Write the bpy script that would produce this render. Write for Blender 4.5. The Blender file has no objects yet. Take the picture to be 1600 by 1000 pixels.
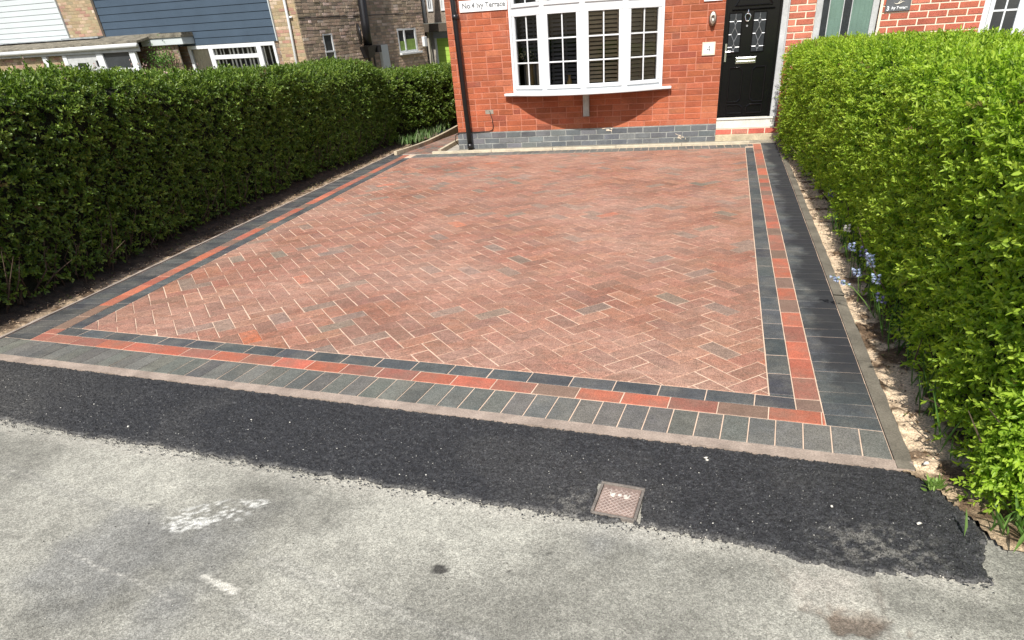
import bpy, math, random
import numpy as np
from mathutils import Vector, Matrix
random.seed(7)
rng = np.random.default_rng(7)
scene = bpy.context.scene
col = scene.collection
R = math.radians

# ------------------------------------------------------------------ materials
def newmat(name):
    m = bpy.data.materials.new(name); m.use_nodes = True
    nt = m.node_tree; b = nt.nodes['Principled BSDF']
    return m, nt, b
def node(nt, t, **kw):
    n = nt.nodes.new(t)
    for k, v in kw.items():
        if k in n.inputs.keys() if isinstance(k, str) else False: n.inputs[k].default_value = v
        else: setattr(n, k, v)
    return n
def mixc(nt, fac, a, b, blend='MIX'):
    n = nt.nodes.new('ShaderNodeMix'); n.data_type = 'RGBA'; n.blend_type = blend
    for sock, v in ((n.inputs[0], fac), (n.inputs[6], a), (n.inputs[7], b)):
        if hasattr(v, 'is_output'): nt.links.new(v, sock)
        else: sock.default_value = v if not isinstance(v, tuple) else (*v[:3], 1)
    return n.outputs[2]
def math_(nt, op, a, b=None, clamp=False):
    n = nt.nodes.new('ShaderNodeMath'); n.operation = op; n.use_clamp = clamp
    for i, v in enumerate((a, b)):
        if v is None: continue
        if hasattr(v, 'is_output'): nt.links.new(v, n.inputs[i])
        else: n.inputs[i].default_value = v
    return n.outputs[0]
def noise(nt, scale, detail=4, rough=.6, vec=None):
    n = nt.nodes.new('ShaderNodeTexNoise'); n.inputs['Scale'].default_value = scale
    n.inputs['Detail'].default_value = detail; n.inputs['Roughness'].default_value = rough
    if vec is None:
        tc = nt.nodes.new('ShaderNodeNewGeometry'); vec = tc.outputs['Position']
    nt.links.new(vec, n.inputs['Vector'])
    return n.outputs['Fac']
def ramp(nt, x, lo, hi, a=0., b=1.):
    n = nt.nodes.new('ShaderNodeMapRange'); nt.links.new(x, n.inputs[0])
    n.inputs[1].default_value = lo; n.inputs[2].default_value = hi
    n.inputs[3].default_value = a; n.inputs[4].default_value = b
    return n.outputs[0]
def attr_col(nt, name='Col'):
    n = nt.nodes.new('ShaderNodeAttribute'); n.attribute_name = name
    return n.outputs['Color']
def bump(nt, b, h, strength=.4, dist=.003):
    n = nt.nodes.new('ShaderNodeBump'); n.inputs['Strength'].default_value = strength
    n.inputs['Distance'].default_value = dist
    nt.links.new(h, n.inputs['Height']); nt.links.new(n.outputs[0], b.inputs['Normal'])
def pm(name, c=None, rough=.85, var=.25, ns=9., fine=.2, fs=180., bs=150., bstr=.5, bd=.003, spec=.35, metal=0., extra=None):
    m, nt, b = newmat(name)
    base = attr_col(nt) if c is None else (*c, 1)
    f = ramp(nt, noise(nt, ns, 5), .3, .7, 1 - var, 1 + var)
    g = ramp(nt, noise(nt, fs, 3), .3, .7, 1 - fine, 1 + fine)
    k = math_(nt, 'MULTIPLY', f, g)
    comb = nt.nodes.new('ShaderNodeCombineColor')
    for i in range(3): nt.links.new(k, comb.inputs[i])
    out = mixc(nt, 1., base if c is None else tuple(c), comb.outputs[0], 'MULTIPLY')
    if extra: out = extra(nt, out)
    nt.links.new(out, b.inputs['Base Color'])
    b.inputs['Roughness'].default_value = rough
    b.inputs['Specular IOR Level'].default_value = spec
    b.inputs['Metallic'].default_value = metal
    if bstr: bump(nt, b, noise(nt, bs, 4), bstr, bd)
    return m

def grain(nt, c, scale, lo, hi):      # every bit of aggregate its own tone
    v = nt.nodes.new('ShaderNodeTexVoronoi'); v.inputs['Scale'].default_value = scale
    g = nt.nodes.new('ShaderNodeNewGeometry'); nt.links.new(g.outputs['Position'], v.inputs['Vector'])
    s = nt.nodes.new('ShaderNodeSeparateColor'); nt.links.new(v.outputs['Color'], s.inputs[0])
    k = ramp(nt, s.outputs[0], 0., 1., lo, hi); cb = nt.nodes.new('ShaderNodeCombineColor')
    for i in range(3): nt.links.new(k, cb.inputs[i])
    return mixc(nt, 1., c, cb.outputs[0], 'MULTIPLY')
def dust(nt, c):       # dry jointing sand brushed over the blocks
    a = ramp(nt, noise(nt, .9, 6, .62), .38, .62)
    mp = nt.nodes.new('ShaderNodeMapping'); mp.inputs['Rotation'].default_value = (0, 0, .5); mp.inputs['Scale'].default_value = (1.2, 7., 1.)
    gg = nt.nodes.new('ShaderNodeNewGeometry'); nt.links.new(gg.outputs['Position'], mp.inputs[0])
    d = ramp(nt, noise(nt, 2.2, 7, .72, vec=mp.outputs[0]), .34, .66, .25, 1.)
    f = math_(nt, 'MULTIPLY', math_(nt, 'MULTIPLY', a, d), .80, True)
    c = mixc(nt, f, c, (.42, .272, .21))
    st = ramp(nt, noise(nt, 16., 6, .75), .46, .66, 0., .6)
    c = mixc(nt, st, c, (.19, .125, .09))
    c = grain(nt, grain(nt, c, 330., .55, 1.45), 90., .88, 1.12)
    sp = ramp(nt, noise(nt, 420., 2, .5), .66, .74)
    return mixc(nt, math_(nt, 'MULTIPLY', sp, .5), c, (.6, .48, .42))
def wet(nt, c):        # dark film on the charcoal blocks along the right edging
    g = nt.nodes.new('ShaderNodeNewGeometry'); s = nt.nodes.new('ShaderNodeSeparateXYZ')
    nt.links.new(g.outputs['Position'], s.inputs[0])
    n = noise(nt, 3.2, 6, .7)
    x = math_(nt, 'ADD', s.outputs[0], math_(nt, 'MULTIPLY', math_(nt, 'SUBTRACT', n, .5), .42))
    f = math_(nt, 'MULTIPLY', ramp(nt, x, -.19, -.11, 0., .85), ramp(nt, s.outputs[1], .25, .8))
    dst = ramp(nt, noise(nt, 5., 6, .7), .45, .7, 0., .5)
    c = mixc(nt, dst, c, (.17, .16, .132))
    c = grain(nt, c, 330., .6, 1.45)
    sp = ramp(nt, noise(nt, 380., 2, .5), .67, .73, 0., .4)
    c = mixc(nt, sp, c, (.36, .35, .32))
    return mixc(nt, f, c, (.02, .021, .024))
def redfilm(nt, c):
    a = ramp(nt, noise(nt, 6., 6, .65), .42, .66, 0., .55)
    c = mixc(nt, a, c, (.2, .14, .105))
    return grain(nt, c, 330., .7, 1.3)
M = {}
M['block'] = pm('weathered_block', None, .9, .16, 14, .22, 260, 320, .6, .002, extra=dust)
M['charcoal'] = pm('charcoal_block', None, .85, .18, 12, .3, 260, 320, .6, .002, extra=wet)
M['redblock'] = pm('red_block', None, .85, .12, 14, .2, 260, 320, .5, .002, extra=redfilm)
M['sand'] = pm('jointing_sand', (.60, .45, .34), .95, .15, 6, .3, 400, 500, .5, .002)
M['concrete'] = pm('edging_concrete', (.34, .29, .245), .9, .3, 7, .25, 160, 200, .7, .004)
def weather(nt, c):
    k = ramp(nt, noise(nt, 1.2, 5, .65), .3, .7, .80, 1.16); cb = nt.nodes.new('ShaderNodeCombineColor')
    for i in range(3): nt.links.new(k, cb.inputs[i])
    c = mixc(nt, 1., c, cb.outputs[0], 'MULTIPLY')
    return mixc(nt, ramp(nt, noise(nt, 3.1, 6, .7), .58, .72, 0., .18), c, (.42, .29, .22))
M['redbrick'] = pm('red_brick', None, .88, .16, 6, .26, 90, 120, .8, .006, extra=weather)
M['mortar_red'] = pm('tinted_mortar', (.45, .18, .115), .95, .15, 8, .2, 150, 200, .6, .003)
M['mortar_pale'] = pm('pale_mortar', (.72, .6, .47), .95, .12, 8, .15, 150, 200, .5, .003)
M['mortar_dirty'] = pm('dirty_mortar', (.30, .27, .22), .95, .3, 4, .3, 90, 120, .6, .004)
M['mortar_tan'] = pm('tan_mortar', (.33, .27, .17), .95, .2, 4, .2, 90, 120, .6, .004)
M['engbrick'] = pm('engineering_brick', None, .7, .22, 7, .2, 120, 150, .6, .004)
M['mortar_grey'] = pm('grey_mortar', (.26, .265, .25), .95, .4, 5, .3, 120, 150, .6, .003)
M['upvc'] = pm('white_upvc', (.63, .65, .66), .35, .04, 3, .02, 60, 10, 0, spec=.5)
M['upvc_dirty'] = pm('weathered_white_paint', (.42, .43, .43), .6, .15, 5, .1, 60, 60, .2)
M['bluebd'] = pm('slate_blue_cladding', (.046, .070, .10), .55, .1, 2, .1, 60, 90, .25, .002)
M['whitebd'] = pm('white_cladding', (.47, .51, .515), .5, .04, 2, .03, 60, 90, .1, .002)
M['leadflash'] = pm('lead_flashing', (.27, .29, .30), .6, .25, 6, .2, 40, 60, .4, .004)
M['felt'] = pm('mossy_roof_felt', (.17, .155, .12), .95, .45, 5, .4, 40, 50, .8, .01)
M['blackp'] = pm('black_plastic', (.012, .012, .014), .35, .1, 6, .1, 60, 60, .1, spec=.5)
M['blackdoor'] = pm('black_gloss_door', (.004, .004, .0045), .22, .1, 6, .05, 60, 220, .08, .001, spec=.3)
M['chrome'] = pm('polished_chrome', (.75, .75, .75), .22, .05, 6, .05, 60, 60, 0, metal=1.)
M['lead'] = pm('lead_came', (.33, .335, .34), .4, .1, 6, .05, 60, 60, 0, metal=.6)
M['lime'] = pm('lime_green_paint', (.33, .50, .08), .5, .06, 4, .05, 60, 60, .1)
M['greendoor'] = pm('grey_green_paint', (.12, .19, .155), .45, .12, 3, .08, 60, 40, .15)
M['slate'] = pm('slate_sign', (.10, .105, .11), .6, .15, 12, .1, 80, 80, .3)
M['greytext'] = pm('grey_lettering', (.12, .125, .13), .6, .05, 6, .02, 60, 60, 0)
M['darktext'] = pm('dark_lettering', (.03, .03, .03), .6, .05, 6, .02, 60, 60, 0)
M['signwhite'] = pm('enamel_white', (.8, .82, .82), .35, .04, 6, .03, 60, 60, 0)
M['cream'] = pm('cream_tile', (.62, .57, .46), .5, .08, 9, .05, 60, 60, .1)
M['stone'] = pm('stone_grey', (.36, .33, .28), .9, .25, 8, .25, 90, 90, .5)
M['slat_brown'] = pm('brown_wood_slat', (.46, .36, .24), .6, .15, 6, .1, 60, 60, .2)
M['slat_dark'] = pm('dark_wood_slat', (.115, .11, .115), .6, .15, 6, .1, 60, 60, .2)
M['curtain'] = pm('beige_blind', (.50, .44, .33), .8, .12, 6, .1, 60, 60, .3)
M['vblind'] = pm('cream_vertical_blind', (.86, .83, .75), .8, .1, 3, .05, 60, 60, 0)
M['dark'] = pm('dark_interior', (.012, .012, .013), .9, .1, 2, .1, 20, 20, 0)
M['pebble'] = pm('pebble_dash', (.24, .20, .16), .95, .25, 12, .45, 45, 60, .9, .01)
M['darkwood'] = pm('dark_brown_timber', (.075, .06, .045), .7, .2, 5, .2, 60, 60, .3)
M['rooftile'] = pm('brown_roof_tile', (.12, .08, .06), .9, .3, 5, .2, 30, 30, .6, .01)
M['iron'] = pm('rusty_cast_iron', (.235, .175, .145), .75, .3, 14, .3, 180, 200, .5, .002, metal=.1)
M['ironrib'] = pm('worn_cast_iron', (.40, .32, .28), .6, .2, 20, .2, 180, 200, .3, .002, metal=.2)
M['twig'] = pm('woody_twig', (.075, .052, .036), .95, .4, 10, .3, 80, 60, .5, .005)
M['hedgecore'] = pm('gap_shade_branch_core', (.018, .02, .009), 1., .6, 14, .5, 60, 60, .6, .02)  # near-black shell inside the hedges; shade of the leaf gaps is in its colour
M['stem'] = pm('green_stem', (.09, .16, .03), .7, .2, 20, .1, 60, 60, 0)
M['cable'] = pm('black_cable', (.02, .016, .014), .6, .1, 20, .1, 60, 60, 0)
M['ornament'] = pm('golden_ornament', (.32, .22, .09), .5, .3, 30, .2, 80, 60, .3)
M['paleflower'] = pm('pale_cream_petal', (.6, .55, .38), .7, .2, 30, .1, 80, 60, 0)

def glass(name, tint, refl=.55):
    m, nt, b = newmat(name); nt.nodes.remove(b)
    o = [n for n in nt.nodes if n.type == 'OUTPUT_MATERIAL'][0]
    t = nt.nodes.new('ShaderNodeBsdfTransparent'); t.inputs[0].default_value = (*tint, 1)
    g = nt.nodes.new('ShaderNodeBsdfGlossy'); g.inputs['Roughness'].default_value = .02
    f = nt.nodes.new('ShaderNodeFresnel'); f.inputs[0].default_value = 1.5
    mx = nt.nodes.new('ShaderNodeMixShader')
    nt.links.new(math_(nt, 'MULTIPLY', f.outputs[0], refl), mx.inputs[0])
    nt.links.new(t.outputs[0], mx.inputs[1]); nt.links.new(g.outputs[0], mx.inputs[2])
    nt.links.new(mx.outputs[0], o.inputs[0])
    m.use_transparent_shadow = True
    return m
M['glass'] = glass('window_glass', (.93, .95, .95), 1.)
M['dglass'] = pm('obscure_door_glass', (.022, .025, .028), .3, .3, 14, .2, 60, 90, .7, .004, spec=.4)
M['gglass'] = pm('window_reflection_glass', (.035, .04, .045), .08, .2, 3, .05, 60, 6, .1, .01, spec=.8)

def leafmat(name, trans=.35, rough=.4, spec=.5, tmul=(1.2, 1.3, .5)):
    m, nt, b = newmat(name)
    c = attr_col(nt)
    nt.links.new(c, b.inputs['Base Color']); b.inputs['Roughness'].default_value = rough
    b.inputs['Specular IOR Level'].default_value = spec
    t = nt.nodes.new('ShaderNodeBsdfTranslucent')
    nt.links.new(mixc(nt, 1., c, (*tmul, 1), 'MULTIPLY'), t.inputs[0])
    mx = nt.nodes.new('ShaderNodeMixShader'); mx.inputs[0].default_value = trans
    o = [n for n in nt.nodes if n.type == 'OUTPUT_MATERIAL'][0]
    nt.links.new(b.outputs[0], mx.inputs[1]); nt.links.new(t.outputs[0], mx.inputs[2])
    nt.links.new(mx.outputs[0], o.inputs[0])
    return m
M['leafdark'] = leafmat('dark_privet_leaf', .36, .40, .45)
M['leaflime'] = leafmat('fresh_privet_leaf', .48, .45, .35)
M['weedleaf'] = leafmat('weed_leaf', .35, .5, .4)
M['petal'] = leafmat('bluebell_petal', .3, .6, .3, (1, 1, 1))

# ------------------------------------------------------------------ mesh helpers
I4 = Matrix.Identity(4)
def frame(o, x, y, z):
    m = Matrix.Identity(4)
    for i in range(3):
        m[i][0], m[i][1], m[i][2], m[i][3] = x[i], y[i], z[i], o[i]
    return m
class MB:
    def __init__(s, fr=I4): s.v = []; s.f = []; s.c = []; s.fr = fr
    def p(s, *q): s.v.append(s.fr @ Vector(q)); return len(s.v) - 1
    def face(s, idx, c=None): s.f.append(tuple(idx)); s.c.append(c or (1, 1, 1))
    def box(s, x0, x1, y0, y1, z0, z1, c=None, skip=''):
        x0, x1 = sorted((x0, x1)); y0, y1 = sorted((y0, y1)); z0, z1 = sorted((z0, z1))
        a = [s.p(x, y, z) for z in (z0, z1) for x, y in ((x0, y0), (x1, y0), (x1, y1), (x0, y1))]
        for k, q in (('b', (0, 3, 2, 1)), ('t', (4, 5, 6, 7)), ('f', (0, 1, 5, 4)), ('r', (1, 2, 6, 5)), ('k', (2, 3, 7, 6)), ('l', (3, 0, 4, 7))):
            if k not in skip: s.face([a[i] for i in q], c)
        return s
    def prism(s, poly, z0, z1, c=None, bottom=False):      # poly counter-clockwise in xy
        n = len(poly); a = [s.p(x, y, z0) for x, y in poly]; b = [s.p(x, y, z1) for x, y in poly]
        s.face(b, c)
        if bottom: s.face(a[::-1], c)
        for i in range(n): s.face((a[i], a[(i+1) % n], b[(i+1) % n], b[i]), c)
        return s
    def ring(s, ctr, ax, r, n):
        ax = Vector(ax).normalized(); u = ax.orthogonal().normalized(); w = ax.cross(u)
        return [s.p(*(Vector(ctr) + (u*math.cos(2*math.pi*i/n) + w*math.sin(2*math.pi*i/n))*r)) for i in range(n)]
    def tube(s, pts, r, n=8, c=None, cap=True):
        pts = [Vector(p) for p in pts]; rs = r if isinstance(r, (list, tuple)) else [r]*len(pts)
        u = None; rings = []
        for i, p in enumerate(pts):
            t = (pts[min(i+1, len(pts)-1)] - pts[max(i-1, 0)]).normalized()
            u = t.orthogonal().normalized() if u is None else (u - t*u.dot(t)).normalized()
            w = t.cross(u)
            rings.append([s.p(*(p + (u*math.cos(2*math.pi*k/n) + w*math.sin(2*math.pi*k/n))*rs[i])) for k in range(n)])
        for a, b in zip(rings, rings[1:]):
            for k in range(n): s.face((a[k], a[(k+1) % n], b[(k+1) % n], b[k]), c)
        if cap: s.face(rings[0][::-1], c); s.face(rings[-1], c)
        return s
    def build(s, name, mat, parent=None, smooth=False, bevel=0., loc=None):
        me = bpy.data.meshes.new(name)
        o = bpy.data.objects.new(name, me); col.objects.link(o)
        if parent is not None: off = Vector(parent['_w']); o.parent = parent
        else: off = Vector(loc) if loc is not None else Vector((0, 0, 0)); o.location = off
        me.from_pydata([tuple(v - off) for v in s.v], [], s.f)
        me.materials.append(mat if not isinstance(mat, str) else M[mat])
        at = me.attributes.new('Col', 'FLOAT_COLOR', 'FACE')
        at.data.foreach_set('color', np.array([(*c[:3], 1.) for c in s.c], 'f').ravel())
        if smooth: me.polygons.foreach_set('use_smooth', [True]*len(me.polygons))
        me.update()
        if bevel:
            bv = o.modifiers.new('bevel', 'BEVEL'); bv.width = bevel; bv.segments = 2; bv.limit_method = 'ANGLE'
        o['_w'] = tuple(off)
        return o
def thing(name, loc, label, cat, group=None):
    o = bpy.data.objects.new(name, None); col.objects.link(o); o.location = loc; o['_w'] = tuple(loc)
    o['label'] = label; o['category'] = cat; o.empty_display_size = .1
    if group: o['group'] = group
    return o
def tag(o, label, cat, group=None):
    o['label'] = label; o['category'] = cat
    if group: o['group'] = group
    return o
def struct(o): o['kind'] = 'structure'; return o
def raw_mesh(name, V, F4, mat, parent=None, fcol=None, vcol=None, smooth=False, loc=(0, 0, 0)):
    """V (n,3) array in world space, F4 (m,4) int array"""
    off = np.array(parent['_w'] if parent is not None else loc, float)
    me = bpy.data.meshes.new(name); V = np.asarray(V, float) - off
    me.vertices.add(len(V)); me.vertices.foreach_set('co', V.astype('f').ravel())
    m, k = F4.shape
    me.loops.add(m*k); me.loops.foreach_set('vertex_index', F4.astype('i').ravel())
    me.polygons.add(m); me.polygons.foreach_set('loop_start', (np.arange(m)*k).astype('i'))
    me.polygons.foreach_set('loop_total', np.full(m, k, 'i'))
    if smooth: me.polygons.foreach_set('use_smooth', np.ones(m, bool))
    me.update(calc_edges=True); me.validate()
    me.materials.append(M[mat] if isinstance(mat, str) else mat)
    if fcol is not None:
        at = me.attributes.new('Col', 'FLOAT_COLOR', 'FACE')
        at.data.foreach_set('color', np.c_[fcol, np.ones(len(fcol))].astype('f').ravel())
    if vcol is not None:
        at = me.attributes.new('Col', 'FLOAT_COLOR', 'POINT')
        at.data.foreach_set('color', np.c_[vcol, np.ones(len(vcol))].astype('f').ravel())
    o = bpy.data.objects.new(name, me); col.objects.link(o)
    if parent is not None: o.parent = parent
    else: o.location = off
    o['_w'] = tuple(off)
    return o
def vnoise(P, scale, seed=0):
    """smooth value noise in [0,1]; P (n,2|3)"""
    P = np.asarray(P, float)*scale + 100.3 + seed*17.31
    i = np.floor(P).astype(np.int64); f = P - i; f = f*f*(3-2*f)
    d = P.shape[1]; out = np.zeros(len(P))
    for c in range(2**d):
        w = np.ones(len(P)); h = np.full(len(P), seed*7919 + 13, np.int64)
        for k in range(d):
            b = (c >> k) & 1
            w = w*(f[:, k] if b else 1-f[:, k])
            h = (h*1103515245 + (i[:, k]+b)*(374761393 if k == 0 else 668265263 if k == 1 else 2147483647)) & 0x7fffffff
        h = (h ^ (h >> 13))*1274126177 & 0x7fffffff
        out += w*((h ^ (h >> 16)) & 0xffff)/65535.
    return out
def fbm(P, scale, seed=0, o=4):
    r = 0; a = .5; t = 0
    for k in range(o):
        r = r + a*vnoise(P, scale*2**k, seed+k); t += a; a *= .55
    return r/t
def text_mesh(name, txt, size, mat, parent, fr, align='CENTER', ext=.001, bold=0., shear=0.):
    cu = bpy.data.curves.new(name, 'FONT'); cu.body = txt; cu.size = size; cu.align_x = align; cu.align_y = 'CENTER'
    cu.extrude = ext; cu.offset = bold; cu.shear = shear
    t = bpy.data.objects.new(name, cu); col.objects.link(t)
    dg = bpy.context.evaluated_depsgraph_get(); me = bpy.data.meshes.new_from_object(t.evaluated_get(dg))
    bpy.data.objects.remove(t); bpy.data.curves.remove(cu)
    off = Vector(parent['_w'])
    # text lies in its xy plane -> stand it up in the frame's x / z plane, facing -y
    rot = Matrix(((1, 0, 0, 0), (0, 0, -1, 0), (0, 1, 0, 0), (0, 0, 0, 1)))
    me.transform(Matrix.Translation(-off) @ fr @ rot); me.name = name
    me.materials.clear(); me.materials.append(M[mat])
    o = bpy.data.objects.new(name, me); col.objects.link(o); o.parent = parent
    return o
def jit(c, a=.12, hue=.04):
    k = 1 + random.uniform(-a, a)
    return tuple(max(0.002, x*k*(1+random.uniform(-hue, hue))) for x in c)

def brick_wall(fr, s0, s1, h0, h1, holes, palette, L=.215, H=.065, J=.010, start=0., depth=.03, rec=.004, wob=.0015, hb=.0, mortar_depth=.0, plan='stretcher'):
    """returns (bricks MB, mortar MB) of a facade in frame fr: x along, y into the wall, z up"""
    B = MB(fr); Mo = MB(fr); ph = H+J; row = 0; z = h0
    def pieces(a, b, c, d):
        out = [(a, b, c, d)]
        for (ha, hb_, hc, hd) in holes:
            nxt = []
            for (a1, b1, c1, d1) in out:
                if b1 <= ha or a1 >= hb_ or d1 <= hc or c1 >= hd: nxt.append((a1, b1, c1, d1)); continue
                if a1 < ha: nxt.append((a1, ha, c1, d1))
                if b1 > hb_: nxt.append((hb_, b1, c1, d1))
                m0, m1 = max(a1, ha), min(b1, hb_)
                if c1 < hc: nxt.append((m0, m1, c1, hc))
                if d1 > hd: nxt.append((m0, m1, hd, d1))
            out = nxt
        return out
    while z < h1 - .01:
        x = s0 - random.choice((0, .0)) - (L+J)/2*(row % 2) + start
        while x > s0: x -= (L+J)
        while x < s1:
            l = L
            if random.random() < hb: l = (L-J)/2
            a, b = max(x, s0), min(x+l, s1)
            if b - a > .02:
                c = jit(random.choices([p[0] for p in palette], [p[1] for p in palette])[0])
                for (a1, b1, c1, d1) in pieces(a, b, z, min(z+H, h1)):
                    if b1-a1 > .012 and d1-c1 > .012:
                        o = random.uniform(-wob, wob); e = .0025
                        q = [(a1, c1), (b1, c1), (b1, d1), (a1, d1)]
                        q = [(u+random.uniform(-wob, wob), w+random.uniform(-wob, wob)) for u, w in q]
                        back = [B.p(u, rec+.001, w) for u, w in q]
                        cx, cz = (a1+b1)/2, (c1+d1)/2
                        fr_ = [B.p(u + (e if u < cx else -e), o - rec*.2, w + (e if w < cz else -e)) for u, w in q]
                        B.face(fr_, c)
                        for i in range(4): B.face((back[i], back[(i+1) % 4], fr_[(i+1) % 4], fr_[i]), c)
            x += l + J
        z += ph; row += 1
    for (a, b, c, d) in pieces(s0, s1, h0, h1):
        Mo.box(a, b, rec, rec+depth, c, d)
    return B, Mo

# ------------------------------------------------------------------ plan data (metres; drive's front right corner at the origin, +y to the house)
A = R(-4.0974)
ex = np.array([-math.cos(A), -math.sin(A)])            # along the front edge, leftwards
en = np.array([-math.sin(A), math.cos(A)])             # inwards
XL, BL = -4.7691, R(-6.076)
HA = R(4.1905); HY = 8.2314; FARY = 7.5497
ldir = np.array([math.sin(BL), math.cos(BL)]); lin = np.array([math.cos(BL), -math.sin(BL)])
fdir = np.array([math.cos(HA), math.sin(HA)]); fin = np.array([math.sin(HA), -math.cos(HA)])   # far line, inwards = towards camera
P_L = np.array([XL, 0.]); P_F = np.array([0., FARY])
# signed inward distances
def dR(p): return -p[0]
def dF(p): return p[0]*en[0] + p[1]*en[1]
def dL(p): return (p[0]-P_L[0])*lin[0] + (p[1]-P_L[1])*lin[1]
def dB(p): return (p[0]-P_F[0])*fin[0] + (p[1]-P_F[1])*fin[1]
def clip(poly, fn, lim):           # keep fn(p) >= lim
    out = []
    for i in range(len(poly)):
        a, b = poly[i], poly[(i+1) % len(poly)]; fa, fb = fn(a)-lim, fn(b)-lim
        if fa >= 0: out.append(a)
        if (fa >= 0) != (fb >= 0):
            t = fa/(fa-fb); out.append((a[0]+(b[0]-a[0])*t, a[1]+(b[1]-a[1])*t))
    return out
def area(p): return .5*sum(p[i][0]*p[(i+1) % len(p)][1]-p[(i+1) % len(p)][0]*p[i][1] for i in range(len(p)))
def paver(mb, poly, c, z=0., ch=.0035, h=.02):
    if len(poly) < 3: return
    ar = area(poly)
    if abs(ar) < .0003: return
    if ar < 0: poly = poly[::-1]
    cx = sum(p[0] for p in poly)/len(poly); cy = sum(p[1] for p in poly)/len(poly)
    z += random.uniform(-.0007, .0007); tx, ty = random.uniform(-.006, .006), random.uniform(-.006, .006)
    def ins(p, d):
        v = Vector((cx-p[0], cy-p[1])); l = v.length
        return (p[0]+v.x/l*d*1.3, p[1]+v.y/l*d*1.3) if l > d*2 else p
    zz = lambda p: z + (p[0]-cx)*tx + (p[1]-cy)*ty
    n = len(poly)
    a = [mb.p(p[0], p[1], zz(p)-h) for p in poly]
    b = [mb.p(p[0], p[1], zz(p)-ch*.7) for p in poly]
    t = [mb.p(*ins(p, ch), zz(p)) for p in poly]
    mb.face(t, c)
    for i in range(n):
        j = (i+1) % n
        mb.face((b[i], b[j], t[j], t[i]), c); mb.face((a[i], a[j], b[j], b[i]), c)

# ------------------------------------------------------------------ the driveway
drive = bpy.data.objects.new('driveway', None); col.objects.link(drive); drive['_w'] = (0, 0, 0); struct(drive)
GAP = .0045
hb_ = MB(); w = .1025; u1 = (math.cos(R(45)), math.sin(R(45))); u2 = (-u1[1], u1[0])
ctr = (-2.55, 3.9)
pal = [((.285, .128, .083), 7), ((.25, .112, .073), 6), ((.22, .11, .077), 4), ((.325, .155, .103), 4), ((.20, .145, .112), 1.4), ((.17, .14, .11), .4), ((.43, .13, .065), .22)]
cs, wt = [p[0] for p in pal], [p[1] for p in pal]
def tr(x, y): return (ctr[0]+x*u1[0]+y*u2[0], ctr[1]+x*u1[1]+y*u2[1])
ch_ = 4*.1025/.1025
for a in range(-90, 91):
    for b in range(-24, 25):
        ox, oy = (a + 2*b)*w, (a - 2*b)*w
        for (x0, y0, lx, ly) in ((0, 0, 2*w, w), (0, w, w, 2*w)):
            g = GAP/2 * random.choice((.35, .6, .9, 1.3, 1.5))
            q = [(ox+x0+g, oy+y0+g), (ox+x0+lx-g, oy+y0+g), (ox+x0+lx-g, oy+y0+ly-g), (ox+x0+g, oy+y0+ly-g)]
            q = [tr(*p) for p in q]
            c0 = q[0]
            if not (-6.2 < c0[0] < .2 and -.2 < c0[1] < 8.2): continue
            for fn, lim in ((dR, .4125), (dF, .4135), (dL, .4125), (dB, .0)):
                q = clip(q, fn, lim+.002)
                if len(q) < 3: break
            if len(q) >= 3: paver(hb_, q, jit(random.choices(cs, wt)[0], .09, .04))
hb_.build('herringbone_block_field', 'block', drive)
def course(name, P0, d, nrm, o0, o1, unit, length, palette, clips, mat='charcoal', off=0.):
    mb = MB(); n = int(length/unit)+2
    for i in range(-2, n):
        g = GAP/2; s0, s1 = i*unit+off+g, (i+1)*unit+off-g
        q = [(P0[0]+d[0]*s+nrm[0]*o, P0[1]+d[1]*s+nrm[1]*o) for s, o in ((s0, o0+g), (s1, o0+g), (s1, o1-g), (s0, o1-g))]
        for fn, lim in clips:
            q = clip(q, fn, lim)
            if len(q) < 3: break
        if len(q) >= 3: paver(mb, q, jit(random.choices([p[0] for p in palette], [p[1] for p in palette])[0], .14, .04))
    return mb.build(name, mat, drive)
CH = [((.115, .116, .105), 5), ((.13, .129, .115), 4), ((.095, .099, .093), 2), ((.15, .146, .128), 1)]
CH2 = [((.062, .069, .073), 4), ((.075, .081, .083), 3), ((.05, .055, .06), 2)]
RD = [((.39, .118, .072), 4), ((.29, .115, .08), 4), ((.19, .122, .09), 2.8), ((.45, .14, .08), 2)]
E0 = (0., 0.); uX = ex; bf = lambda p: dB(p)
# front edge: soldiers, red stretchers, charcoal stretchers
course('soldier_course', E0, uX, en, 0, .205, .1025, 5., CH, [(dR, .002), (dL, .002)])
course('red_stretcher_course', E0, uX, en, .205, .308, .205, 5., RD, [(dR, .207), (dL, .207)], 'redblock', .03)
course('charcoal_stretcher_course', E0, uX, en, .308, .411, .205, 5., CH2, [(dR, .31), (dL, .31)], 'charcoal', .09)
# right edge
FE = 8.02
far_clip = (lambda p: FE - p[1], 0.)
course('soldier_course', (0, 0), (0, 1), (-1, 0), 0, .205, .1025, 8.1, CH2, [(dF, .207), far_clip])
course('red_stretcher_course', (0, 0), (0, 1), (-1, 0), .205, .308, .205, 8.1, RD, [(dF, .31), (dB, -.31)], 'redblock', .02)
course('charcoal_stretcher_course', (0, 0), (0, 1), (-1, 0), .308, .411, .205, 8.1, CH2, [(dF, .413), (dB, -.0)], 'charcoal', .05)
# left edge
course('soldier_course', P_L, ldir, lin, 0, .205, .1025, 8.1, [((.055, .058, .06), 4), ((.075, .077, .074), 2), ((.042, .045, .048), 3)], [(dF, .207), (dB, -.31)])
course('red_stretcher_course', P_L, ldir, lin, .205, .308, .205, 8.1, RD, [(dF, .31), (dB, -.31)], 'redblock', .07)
course('charcoal_stretcher_course', P_L, ldir, lin, .308, .411, .205, 8.1, CH2, [(dF, .413), (dB, -.0)], 'charcoal', .11)
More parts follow.
